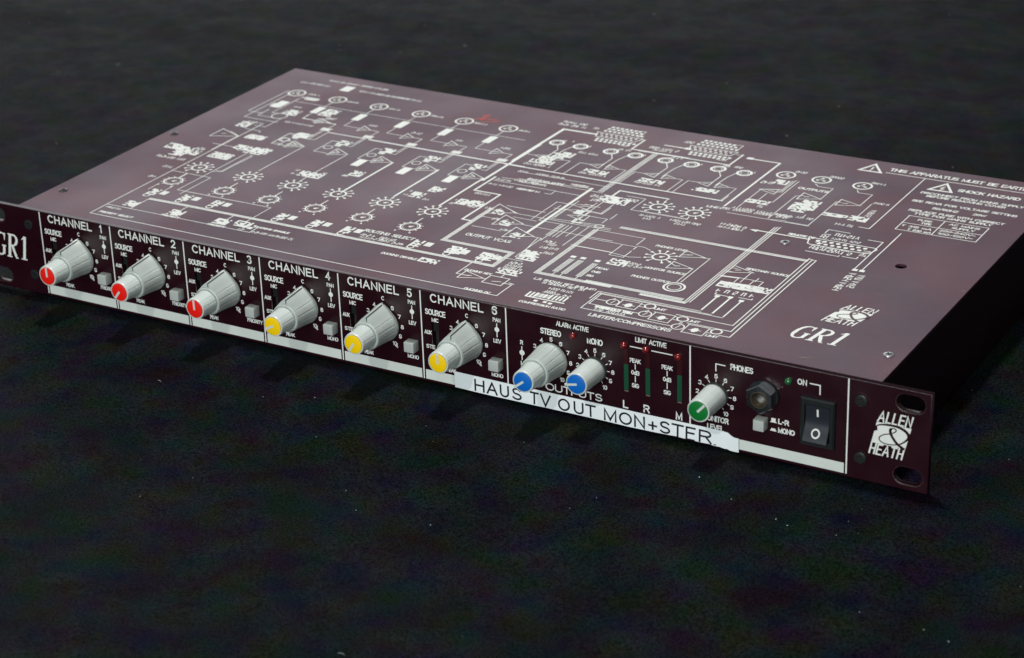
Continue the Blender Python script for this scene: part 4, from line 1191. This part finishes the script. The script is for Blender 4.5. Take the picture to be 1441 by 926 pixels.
LID_SCRIPT=[
 (54,199.5,8,1.7,0),(54,193,12,3,0),(80.0,198.4,8.2,1.7,0),(85.2,171.3,6.5,2.2,0),(106.5,198.4,8.2,1.7,0),(111.7,171.3,6.5,2.2,0),
 (132.9,198.4,8.2,1.7,0),(138.1,171.3,6.5,2.2,0),(159.4,198.4,8.2,1.7,0),(164.6,171.3,6.5,2.2,0),(185.9,198.4,8.2,1.7,0),(191.1,171.3,6.5,2.2,0),
 (116.1,94.8,2.4,1.8,0),(115.6,99.6,2.3,1.8,0),(130.4,101.4,3.1,1.8,0),(140.8,103.3,3.8,1.8,0),(182.0,94.4,2.7,1.8,0),(182.5,99.4,1.4,1.8,0),
 (208.0,94.2,3.4,1.8,0),(208.2,99.2,1.5,1.8,0),(216.4,101.3,6.3,1.8,0),(218.3,94.2,4.6,1.8,0),(141.1,103.3,3.3,1.8,0),(193.7,93.1,3.7,1.8,0),
 (38.2,214.9,19.7,1.9,0),(51.3,223.6,39.0,1.9,0),(76.4,215.5,33.1,1.9,0),(87.6,215.6,28.8,1.9,0),(68.5,156.9,18.0,1.9,0),(50.9,148.9,8.5,1.9,0),
 (59.1,178.7,5.4,2,0),(85.4,170.2,4.2,2,0),(85.0,116.6,5.2,2.4,0),(83.4,117.4,6.0,2.5,0),(39.6,86.3,11.8,2.4,0),(51.9,86.7,6.2,2.4,0),
 (51.0,103.1,6.0,3,0),(52.1,75.5,7.5,2.2,0),(54.4,61.2,5.3,2.2,0),(62.0,19.1,9.2,1.6,0),(136.5,23.4,4.1,2,0),(143.8,23.1,24.4,2,0),
 (192.1,42.2,9.3,2.6,0),(202.4,42.1,9.0,2.6,0),(193.1,39.8,25.1,2,0),(226.2,96.3,5.2,2.2,0),(236.4,85.5,4.6,2.2,0),(246.8,75.2,5.9,2.2,0),
 (212.0,110.9,8.8,2.2,0),(270.2,43.1,7.1,2.4,0),(270.1,40.1,9.3,2.4,0),(270.6,37.0,9.9,2.4,0),(269.1,57.7,3.8,2.4,0),(271.9,71.6,6.8,2.4,0),
 (275.4,69.0,6.8,2.4,0),(276.2,65.1,6.8,2.4,0),(278.4,59.4,6.0,2.4,0),(273.4,64.8,5.6,2.2,0),(211.6,131.7,9.4,1.9,0),(220.1,134.4,18.4,1.9,0),
 (211.4,124.8,13.5,1.9,0),(227.0,124.7,13.5,1.9,0),(225.2,138.6,20.5,1.9,0),(248.6,140.7,9.6,1.9,0),(300.0,25.8,12.0,1.9,0),(300.1,22.8,7.0,1.9,0),
 (299.6,21.3,14.2,1.9,0),(316.0,65.5,8.6,2,0),(317.1,62.7,9.4,2,0),(330.0,27.7,1.4,2,0),(348.1,22.4,1.4,2,0),(366.2,17.2,1.4,2,0),
 (328.0,14.7,16.6,2.3,0),(365.5,54.4,3.3,3.2,0),(369.3,54.6,3.3,3.2,0),(373.1,54.8,3.3,3.2,0),(376.9,54.9,3.2,3.2,0),(380.7,55.1,3.2,3.2,0),
 (200.3,220.2,15.0,2.4,0),(199.6,216.1,17.0,2.4,0),(219.2,217.8,3.4,2.4,0),(213.7,194.2,2.8,2.2,0),(218.9,195.1,2.6,2.2,0),(230.1,192.3,1.5,2.2,0),
 (245.0,194.7,3.3,2.2,0),(249.1,195.2,3.5,2.2,0),(260.7,192.4,1.7,2.2,0),(274.3,195.5,7.7,2.2,0),(291.8,192.1,1.8,2.2,0),(302.7,195.3,4.4,2.2,0),
 (308.6,195.9,4.9,2.2,0),(320.0,192.7,1.8,2.2,0),(229.4,182.5,12.6,2.2,0),(212.6,157,15,2.2,0),(243.3,157,15,2.2,0),(273.7,157,15,2.2,0),
 (225.3,146.1,17.4,2,0),(225.3,138.1,20.6,2,0),(247.7,141.1,10.5,2,0),(215.8,145.8,5.9,2,0),(222.8,133.6,15.7,1.9,0),(227.8,124.7,12.6,1.9,0),
 (281.6,133.5,5.9,3,0),(263.9,131.3,7.7,3,0),(266.0,126.4,5.6,3,0),(258.2,204.1,16.7,2.6,0),(270.5,218.7,6.6,2.6,0),(261.4,201.7,10.5,2,0),
 (295.7,119.1,11.4,2.2,0),(298.9,116.1,4.5,2.2,0),(311.4,119.5,16.2,2.2,0),(315.1,116.5,6.4,2.2,0),(325.6,143.1,5.7,2.4,0),(330.5,146.1,20.8,2.4,0),
 (332.1,143.8,19.8,2.4,0),(352.2,146.8,8.9,2.4,0),(353.6,144.3,7.6,2.4,0),(334.4,125.2,11.6,2.4,0),(334.5,121.6,11.6,2.4,0),(338.1,202.5,6.7,2.2,0),
 (355.7,202.7,7.7,2.2,0),(376.9,203.0,7.4,2.2,0),(340.3,152.4,3.1,2.4,0),(328.7,182.3,7.6,3,0),(362.0,147.5,8.8,2.2,0),(351.9,146.2,9.9,2.4,0),
 (381.4,147.1,10.0,2.4,0),(389.8,162.1,10.6,2.4,1),(387.4,178.9,8.3,2,0),(340.0,124.6,8.2,2.4,0),(341.1,121.8,8.7,2.4,0),(381.3,130.0,5.8,3,1),
 (382.0,116.2,11.9,3,1),(404.8,116.9,9.6,3,1),(386.6,134.5,14.6,3,0),(386.6,130.1,14.6,2,0),(385.0,115.6,17.8,3,0),(386.2,118.8,15.5,1.8,0),
 (408.9,77.6,21.1,3,1),(413.3,82.9,16.3,3,1),
]
LID_TEXT=[
 ('PRIORITY SELECT',62.9,12.7,19.9,2.1,0.45),('PRIORITY',92.4,22.1,10.7,2.1,0.42),('PRIORITY',119.7,21.9,10.0,2.1,0.42),('DUCKING ENABLE',141.9,28.7,19.5,2,0.5),('ROUTING SELECT',190.6,46.9,26.9,3.2,0.52),('DUCKING DISABLE',212.6,27.7,18.6,2.2,0.42),
 ('OUTPUT VCAS',235.1,63.2,23.7,3.2,0.52),('DUCKING KEY',256.4,27.6,13.6,2.1,0.42),('DUCKING DC',266.8,9.7,13.1,2.1,0.42),('PEAK',307.2,54.5,6.1,2.2,0.42),('0dB',307.5,50.0,4.3,2.2,0.42),('SIG',307.3,45.2,3.7,2.2,0.42),
 ('L.R SHOWN SET 8:1(LIMIT)',288.8,32.2,30.3,2.3,0.42),('M SHOWN SET 3:1',294.3,29.9,20.4,2.3,0.42),('COMPRESSION RATIO',294.8,8.2,22.5,2.1,0.42),('MONITOR SOURCE',326.1,64.2,19.9,2.3,0.42),('PHONES LEVEL',319.4,88.6,16.2,2.3,0.42),('PHONES OUTPUT',325.3,53.3,18.5,2.3,0.42),
 ('LIMIT',350.0,26.3,5.5,2.2,0.42),('LIMIT',367.8,21.3,5.7,2.2,0.42),('LIMIT',380.8,11.4,5.7,2.2,0.42),('LIMITER/COMPRESSORS',328.2,8.5,38.2,3.0,0.5),('THRESHOLD TRIM',326.3,17.1,18.1,2.3,0.7),('SIDECHAIN SOURCE',366.5,81.9,20.6,2.3,0.42),
 ('LINE',318.8,142.5,6.0,2.4,0.5),('OUTPUTS',347.5,182.4,15.6,2.8,0.6),('REMOTE DC',367.0,126.8,12.9,2.4,0.55),('THIS APPARATUS MUST BE EARTHED',377.7,222.9,73.9,4.0,0.7),('SHOCK HAZARD',416.6,209.6,30.4,3.7,0.68),('DISCONNECT FROM MAINS SUPPLY',401.9,200.8,49.8,2.6,0.5),
 ('BEFORE REMOVING COVER',405.9,197.4,38.3,2.6,0.5),('SEE REAR FOR VOLTAGE SETTING',401.9,189.3,50.5,2.6,0.5),('50/60HZ',413.9,183.5,12.6,2.6,0.5),('20W',433.3,183.8,6.3,2.6,0.5),('REPLACE FUSE WITH CORRECT',404.9,177.4,45.5,2.6,0.5),('TYPE FOR MAINS SUPPLY',408.7,174.0,37.1,2.6,0.5),
 ('FUSE',413.2,167.1,6.8,2.3,0.45),('TYPE',415.9,163.8,4.9,2.3,0.45),('AC MAINS',427.9,167.8,14.5,2.3,0.45),('SUPPLY',430.3,164.3,10.8,2.3,0.45),('T 315 mA',408.7,158.0,14.5,2.3,0.45),('T 630 mA',412.9,154.3,11.4,2.3,0.45),
 ('220-240V~',426.4,159.1,17.0,2.3,0.45),('100-120V~',426.8,155.4,16.6,2.3,0.45),
]
LID_SOCKETS=[
 (47.3,198.9,4.6),(73.8,199.2,4.6),(100.2,199.2,4.6),(126.6,199.2,4.6),(153.1,199.2,4.6),(179.6,199.2,4.6),
 (335.4,197.2,4.4),(353.5,198.0,4.4),(374.2,198.4,4.4),
]
LID_JACKS=[
 (212.6,191.2,3.6),(226.2,191.2,3.6),(243.3,191.2,3.6),(257.1,191.2,3.6),(273.7,191.2,3.6),(287.9,191.2,3.6),
 (302.3,191.2,3.6),(316.2,191.2,3.6),
]
LID_PORTS=[
 (236.5,211.5),(288.3,213.3),
]
LID_DSUB=(393.6, 124.7)
LID_WARNINGS=[[(364.3, 218.6), (368.8, 228.9), (375.3, 218.7)], [(403.8, 207.1), (409.2, 217.4), (414.8, 207.4)]]
LINT_SPOTS=[(396.4, -25.6, 0.8), (437.4, -43.0, 0.55), (443.3, -45.6, 0.55), (415.4, -36.3, 0.5), (463.8, -21.0, 0.3), (462.8, -32.1, 0.3), (469.7, -39.0, 0.3), (171.4, 380.9, 0.7), (160.4, 401.7, 0.7), (195.3, 430.8, 0.5), (275.4, 410.3, 0.7), (266.0, 358.0, 0.9), (196.4, 428.3, 0.5), (-16.0, 397.3, 0.7), (202.5, -137.9, 0.5), (213.1, -117.2, 0.4), (216.2, -34.5, 0.5), (237.9, -64.9, 0.4), (288.2, -110.5, 0.5), (320.4, -106.8, 0.45), (367.6, -59.0, 0.4), (362.4, -71.2, 0.3), (275.5, -98.6, 0.5), (318.4, -30.6, 0.35), (195.4, -43.9, 0.4), (-283.0, 353.0, 0.6), (-99.4, 418.5, 0.7), (-58.9, 392.7, 0.7), (-53.8, 385.2, 0.5), (-228.9, 378.7, 0.4), (366.2, 349.8, 0.8), (466.6, 96.6, 0.4), (500.8, 43.4, 0.4), (274.2, -36.0, 0.3), (525.7, -94.4, 0.6), (515.4, -91.3, 0.5), (-221.4, 354.0, 0.4), (-107.8, 174.6, 0.7)]

# ------------------------------------------------------------------ circuit diagram printed on the lid
ink = Ink(lid_surf)
for w, pts in LID_LINES:
    if w >= 2.0:                                   # wide buses are bundles of fine lines
        for k in range(4):
            off = -w / 2 + .2 + (w - .4) * k / 3
            q = []
            for i, p in enumerate(pts):
                dirs = []
                if i:
                    dirs.append((p[0] - pts[i - 1][0], p[1] - pts[i - 1][1]))
                if i < len(pts) - 1:
                    dirs.append((pts[i + 1][0] - p[0], pts[i + 1][1] - p[1]))
                ns = []
                for d in dirs:
                    L_ = math.hypot(*d) or 1
                    ns.append((-d[1] / L_, d[0] / L_))
                if len(ns) == 2:
                    s = (ns[0][0] + ns[1][0], ns[0][1] + ns[1][1])
                    L_ = math.hypot(*s) or 1
                    s = (s[0] / L_, s[1] / L_)
                    m_ = 1 / max(.4, s[0] * ns[0][0] + s[1] * ns[0][1])
                    q.append((p[0] + s[0] * off * m_, p[1] + s[1] * off * m_))
                else:
                    q.append((p[0] + ns[0][0] * off, p[1] + ns[0][1] * off))
            ink.stroke(q, .42, cap=False)
    else:
        ink.stroke(pts, w * (.84 if w < .9 else .95))
for x, y, r, w in LID_RINGS:
    ink.ring(x, y, r, w, 18)
for x, y, w, h in LID_FILLS:
    ink.rect(x - w / 2, x + w / 2, y - h / 2, y + h / 2)
for x, y, w, h, kind in LID_TRIANGLES:
    a, b = w / 2, h / 2
    if kind == 4:
        ink.poly([(x + a, y - b), (x + a, y + b), (x - a, y)])
        continue
    if kind == 3:
        t = [(x + a, y - b), (x + a, y + b), (x - a, y)]
    else:
        t = [(x - a, y - b), (x + a, y), (x - a, y + b)]
    ink.stroke(t + [t[0]], .5)
    cx_, cy_ = sum(p[0] for p in t) / 3, sum(p[1] for p in t) / 3
    if kind == 2:
        ink.stroke([(cx_ - 2.6, cy_ - 1.9), (cx_ - .6, cy_ + 1.6)], .5)
        ink.stroke([(cx_ - 1.2, cy_ - 1.7), (cx_ + 1.0, cy_ - .2)], .5)
    else:
        ink.stroke([(cx_ - 1, cy_ - .4), (cx_ + .8, cy_ + .5)], .55)
ink.build('circuit_lines', lid)

for x, y, r, big in LID_DIALS:
    ink = Ink(lid_surf)
    ink.ring(x, y, r, .9 if big else .8, 28)
    if not big:
        ink.ring(x, y, r - 1.05, .25, 24)
    for k in range(11):
        a = math.radians(240 - 30 * k)
        r0, r1 = (r + .3, r + 2.6) if big else (r + .2, r + 1.4)
        ink.stroke([(x + r0 * math.cos(a), y + r0 * math.sin(a)), (x + r1 * math.cos(a), y + r1 * math.sin(a))], .5)
        if big:
            ink.disc(x + (r1 + .7) * math.cos(a), y + (r1 + .7) * math.sin(a), .75, 8)
    if not big:
        for k in (0, 10):
            a = math.radians(240 - 30 * k)
            ink.disc(x + (r + 3.3) * math.cos(a), y + (r + 3.3) * math.sin(a), .6, 8)
    ink.disc(x + .2, y - .1, .9, 10)
    ink.stroke([(x - .2, y - .6), (x + 1.3, y + .9)], .6)
    ink.build('dial_symbol', lid)

for x, y, r in LID_SOCKETS:
    ink = Ink(lid_surf)
    ink.ring(x, y, r, 1.0, 28)
    for a in (90, 210, 330):
        ink.disc(x + 1.9 * math.cos(math.radians(a)), y + 1.9 * math.sin(math.radians(a)), .8, 10)
    ink.stroke([(x - 1, y + .6), (x + 1.2, y - .7)], .4)
    ink.build('connector_symbol', lid)
for x, y, r in LID_JACKS:
    ink = Ink(lid_surf)
    ink.ring(x, y, r, 1.3, 8)
    ink.ring(x, y, 1.9, .35, 14)
    ink.build('connector_symbol', lid)
for x, y in LID_PORTS:
    ink = Ink(lid_surf)
    o9 = [(x - 13, y + 3.2), (x + 13, y + 3.2), (x + 11, y - 3.2), (x - 11, y - 3.2), (x - 13, y + 3.2)]
    ink.stroke(o9, .55)
    for k in range(8):
        ink.disc(x - 9.8 + k * 2.8, y + 1.3, .85, 8)
        if k < 7:
            ink.disc(x - 8.4 + k * 2.8, y - 1.3, .85, 8)
    for row, (dy, n) in enumerate(((6.2, 9), (9.4, 8), (12.4, 7), (-6.0, 9), (-8.8, 8))):
        for k in range(n):
            xx = x - 11 + k * 2.6 + row * .6
            ink.rect(xx, xx + 1.7, y + dy - 1.0, y + dy + 1.0)
    ink.build('connector_symbol', lid)
ink = Ink(lid_surf)
x, y = LID_DSUB
ink.stroke([(x - 15, y + 3.5), (x + 15, y + 3.5), (x + 16.2, y + 2), (x + 14.5, y - 3.5), (x + 13, y - 4.2), (x - 13, y - 4.2),
            (x - 14.5, y - 3.5), (x - 16.2, y + 2), (x - 15, y + 3.5)], .6)
for k in range(8):
    ink.disc(x - 11.4 + k * 3.2, y + 1.2, 1.05, 10)
    if k < 7:
        ink.disc(x - 9.8 + k * 3.2, y - 1.8, 1.05, 10)
ink.build('connector_symbol', lid)

# component blocks: solid boxes with unprinted gaps in them
for x, y, w, h in LID_BLOCKS:
    ink = Ink(lid_surf)
    a, b = w / 2, h / 2
    nx_ = max(4, int(w / 1.05))
    ny_ = max(4, int(h / 1.05))
    gaps = {(nx_ - 2, ny_ - 1), (rng.randrange(nx_), ny_ // 2)} if w > 4 and h > 4 else set()
    if w * h > 20:
        gaps |= {(i, j) for i in range(nx_) for j in range(ny_) if rng.random() < (.2 if w * h > 60 else .1)}
        gaps |= {(1, 1), (rng.randrange(nx_), 1), (rng.randrange(nx_), ny_ - 2)}
    for j in range(ny_):
        run = None
        for i in range(nx_ + 1):
            solid = i < nx_ and (i, j) not in gaps
            if solid and run is None:
                run = i
            if not solid and run is not None:
                ink.rect(x - a + w * run / nx_, x - a + w * i / nx_ , y - b + h * j / ny_ + .04, y - b + h * (j + 1) / ny_ - .04)
                run = None
    ink.build('component_symbol', lid)

# captions too fine to read: rows of tiny marks
for x, y, ln, h, rot in LID_SCRIPT:
    ink = Ink(lid_surf)
    px = 0.0
    word = 0
    wl = rng.randint(3, 7)
    cw = h * .62
    while px + cw < max(ln, cw * 1.5):
        k = rng.randint(0, 4)
        t = lambda a, b: (x + px + a * cw, y + b * h) if not rot else (x - 0 - b * h + h, y + px + a * cw)
        if k == 0:
            segs = [[(0, 0), (0, 1)], [(.1, .5), (.7, .5)]]
        elif k == 1:
            segs = [[(0, 0), (0, 1), (.7, 1), (.7, 0)]]
        elif k == 2:
            segs = [[(0, 0), (.65, 0)], [(.35, 0), (.35, 1)]]
        elif k == 3:
            segs = [[(0, 1), (.7, 1), (.7, .5), (0, .5), (0, 0), (.7, 0)]]
        else:
            segs = [[(0, 0), (.35, 1), (.7, 0)]]
        for s in segs:
            ink.stroke([t(*p) for p in s], max(.34, h * .17), cap=False)
        px += cw * 1.05
        word += 1
        if word >= wl:
            px += cw * .75
            word = 0
            wl = rng.randint(3, 8)
    ink.build('caption', lid)

for s, x, y, wd, h, w in LID_TEXT:
    ink = Ink(lid_surf)
    ink.text(s, x, y, wd, h, w)
    ink.build('lettering', lid)
for q, t in enumerate(LID_WARNINGS):
    ink = Ink(lid_surf)
    ink.stroke(list(t) + [t[0]], 1.2)
    cx_, cy_ = sum(p[0] for p in t) / 3, sum(p[1] for p in t) / 3
    if q == 0:
        ink.stroke([(cx_, cy_ + 2.2), (cx_, cy_ - .6)], .8)
        ink.disc(cx_, cy_ - 2.2, .55, 8)
    else:
        ink.stroke([(cx_ + .5, cy_ + 2.6), (cx_ - .8, cy_), (cx_ + .8, cy_ - .1), (cx_ - .3, cy_ - 2.6)], .65)
    ink.build('warning_triangle', lid)
model_name(lid_surf, 410.6, 25.8, 13.2, lid, sx=.86)
emblem(lid_surf, 417.0, 46.0, 1.0, 1.02, lid, 'paint_lid')

# wear: a red crayon mark by a socket, pale scuffs near the edges
ink = Ink(lid_surf)
for k in range(13):
    a = rng.uniform(0, 6.28)
    x, y = 161.5 + rng.gauss(0, 3.4), 206.5 + rng.gauss(0, 2.6)
    l = rng.uniform(.6, 2.4)
    ink.stroke([(x - l * .8, y - l * .6), (x, y + rng.uniform(-.5, .5)), (x + l * .8, y + l * .6)], rng.uniform(.3, .8))
ink.build('crayon_mark', lid, 'red_mark')
for x, y, n_ in ((427.4, 10.3, 9), (459.3, 100.0, 4), (178.5, 222.0, 4)):
    ink = Ink(lid_surf)
    for k in range(n_):
        xx = min(x + rng.gauss(0, 1.6 if n_ > 5 else .5), XR - .6)
        yy = y + rng.gauss(0, .5)
        ink.stroke([(xx - rng.uniform(.2, 1), yy), (xx + .2, yy + rng.uniform(-.3, .5))], rng.uniform(.25, .6))
    ink.build('scuff', lid, 'scuff')

# fine scratches and settled dust on the lid
ink = Ink(lid_surf)
for k in range(26):
    x, y = rng.uniform(XL + 8, XR - 20), rng.uniform(8, DEP - 12)
    a = rng.uniform(-.5, .5) + (1.57 if rng.random() < .3 else 0)
    l = rng.uniform(2, 11)
    ink.stroke([(x, y), (x + l * .5 * math.cos(a), y + l * .5 * math.sin(a)), (min(XR - 1, x + l * math.cos(a + .08)), y + l * math.sin(a + .08))],
               rng.uniform(.06, .14))
o = ink.build('scratches', lid, 'scuff')
mb = MB()
for k in range(420):
    x, y, r = rng.uniform(XL + 1, XR - 1), rng.uniform(4, DEP - 1), .07 + .13 * rng.random() ** 3
    z = lid_z(x, y) + .15
    mb.add([(x + r, y, z), (x - r * .6, y + r * .8, z), (x - r * .6, y - r * .8, z), (x, y, z + r)],
           [(0, 1, 3), (1, 2, 3), (2, 0, 3), (0, 2, 1)])
dust = mb.build('dust', 'lint', lid)
dust['kind'] = 'stuff'

# ------------------------------------------------------------------ dust and lint lying on the cloth
mb = MB()


def fleck(x, y, r):
    z = cloth_z(x, y) + .12
    n = 5
    a0 = rng.uniform(0, 6.28)
    st = rng.uniform(.5, 1.0)
    ring = [(x + r * math.cos(a0 + 6.283 * i / n) * rng.uniform(.6, 1.1), y + r * st * math.sin(a0 + 6.283 * i / n), z)
            for i in range(n)]
    mb.add(ring + [(x, y, z + r * .8)], [(i, (i + 1) % n, n) for i in range(n)] + [tuple(reversed(range(n)))])


for k in range(900):
    x, y = rng.uniform(-700, 1000), rng.uniform(-420, 1300)
    if -5 < x < 490 and -4 < y < 238:
        continue
    fleck(x, y, .10 + .20 * rng.random() ** 4)
for x, y, r in LINT_SPOTS:
    fleck(x, y, r * .62)
for k in range(46):                                  # short fibres
    x, y = rng.uniform(-500, 800), rng.uniform(-380, 1000)
    if -8 < x < 492 and -10 < y < 242:
        continue
    a = rng.uniform(0, 3.14)
    z = cloth_z(x, y) + .1
    pts = [(x + 3 * t * math.cos(a + t * .8), y + 3 * t * math.sin(a + t * .8)) for t in (0, .35, .7, 1.0)]
    mb.rings([[(px_, py_ - .06, z), (px_, py_ + .06, z), (px_, py_, z + .14)] for px_, py_ in pts])
lint = mb.build('lint', 'lint')
lint['kind'] = 'stuff'
lint['label'] = 'pale specks of dust and lint scattered on the black cloth'
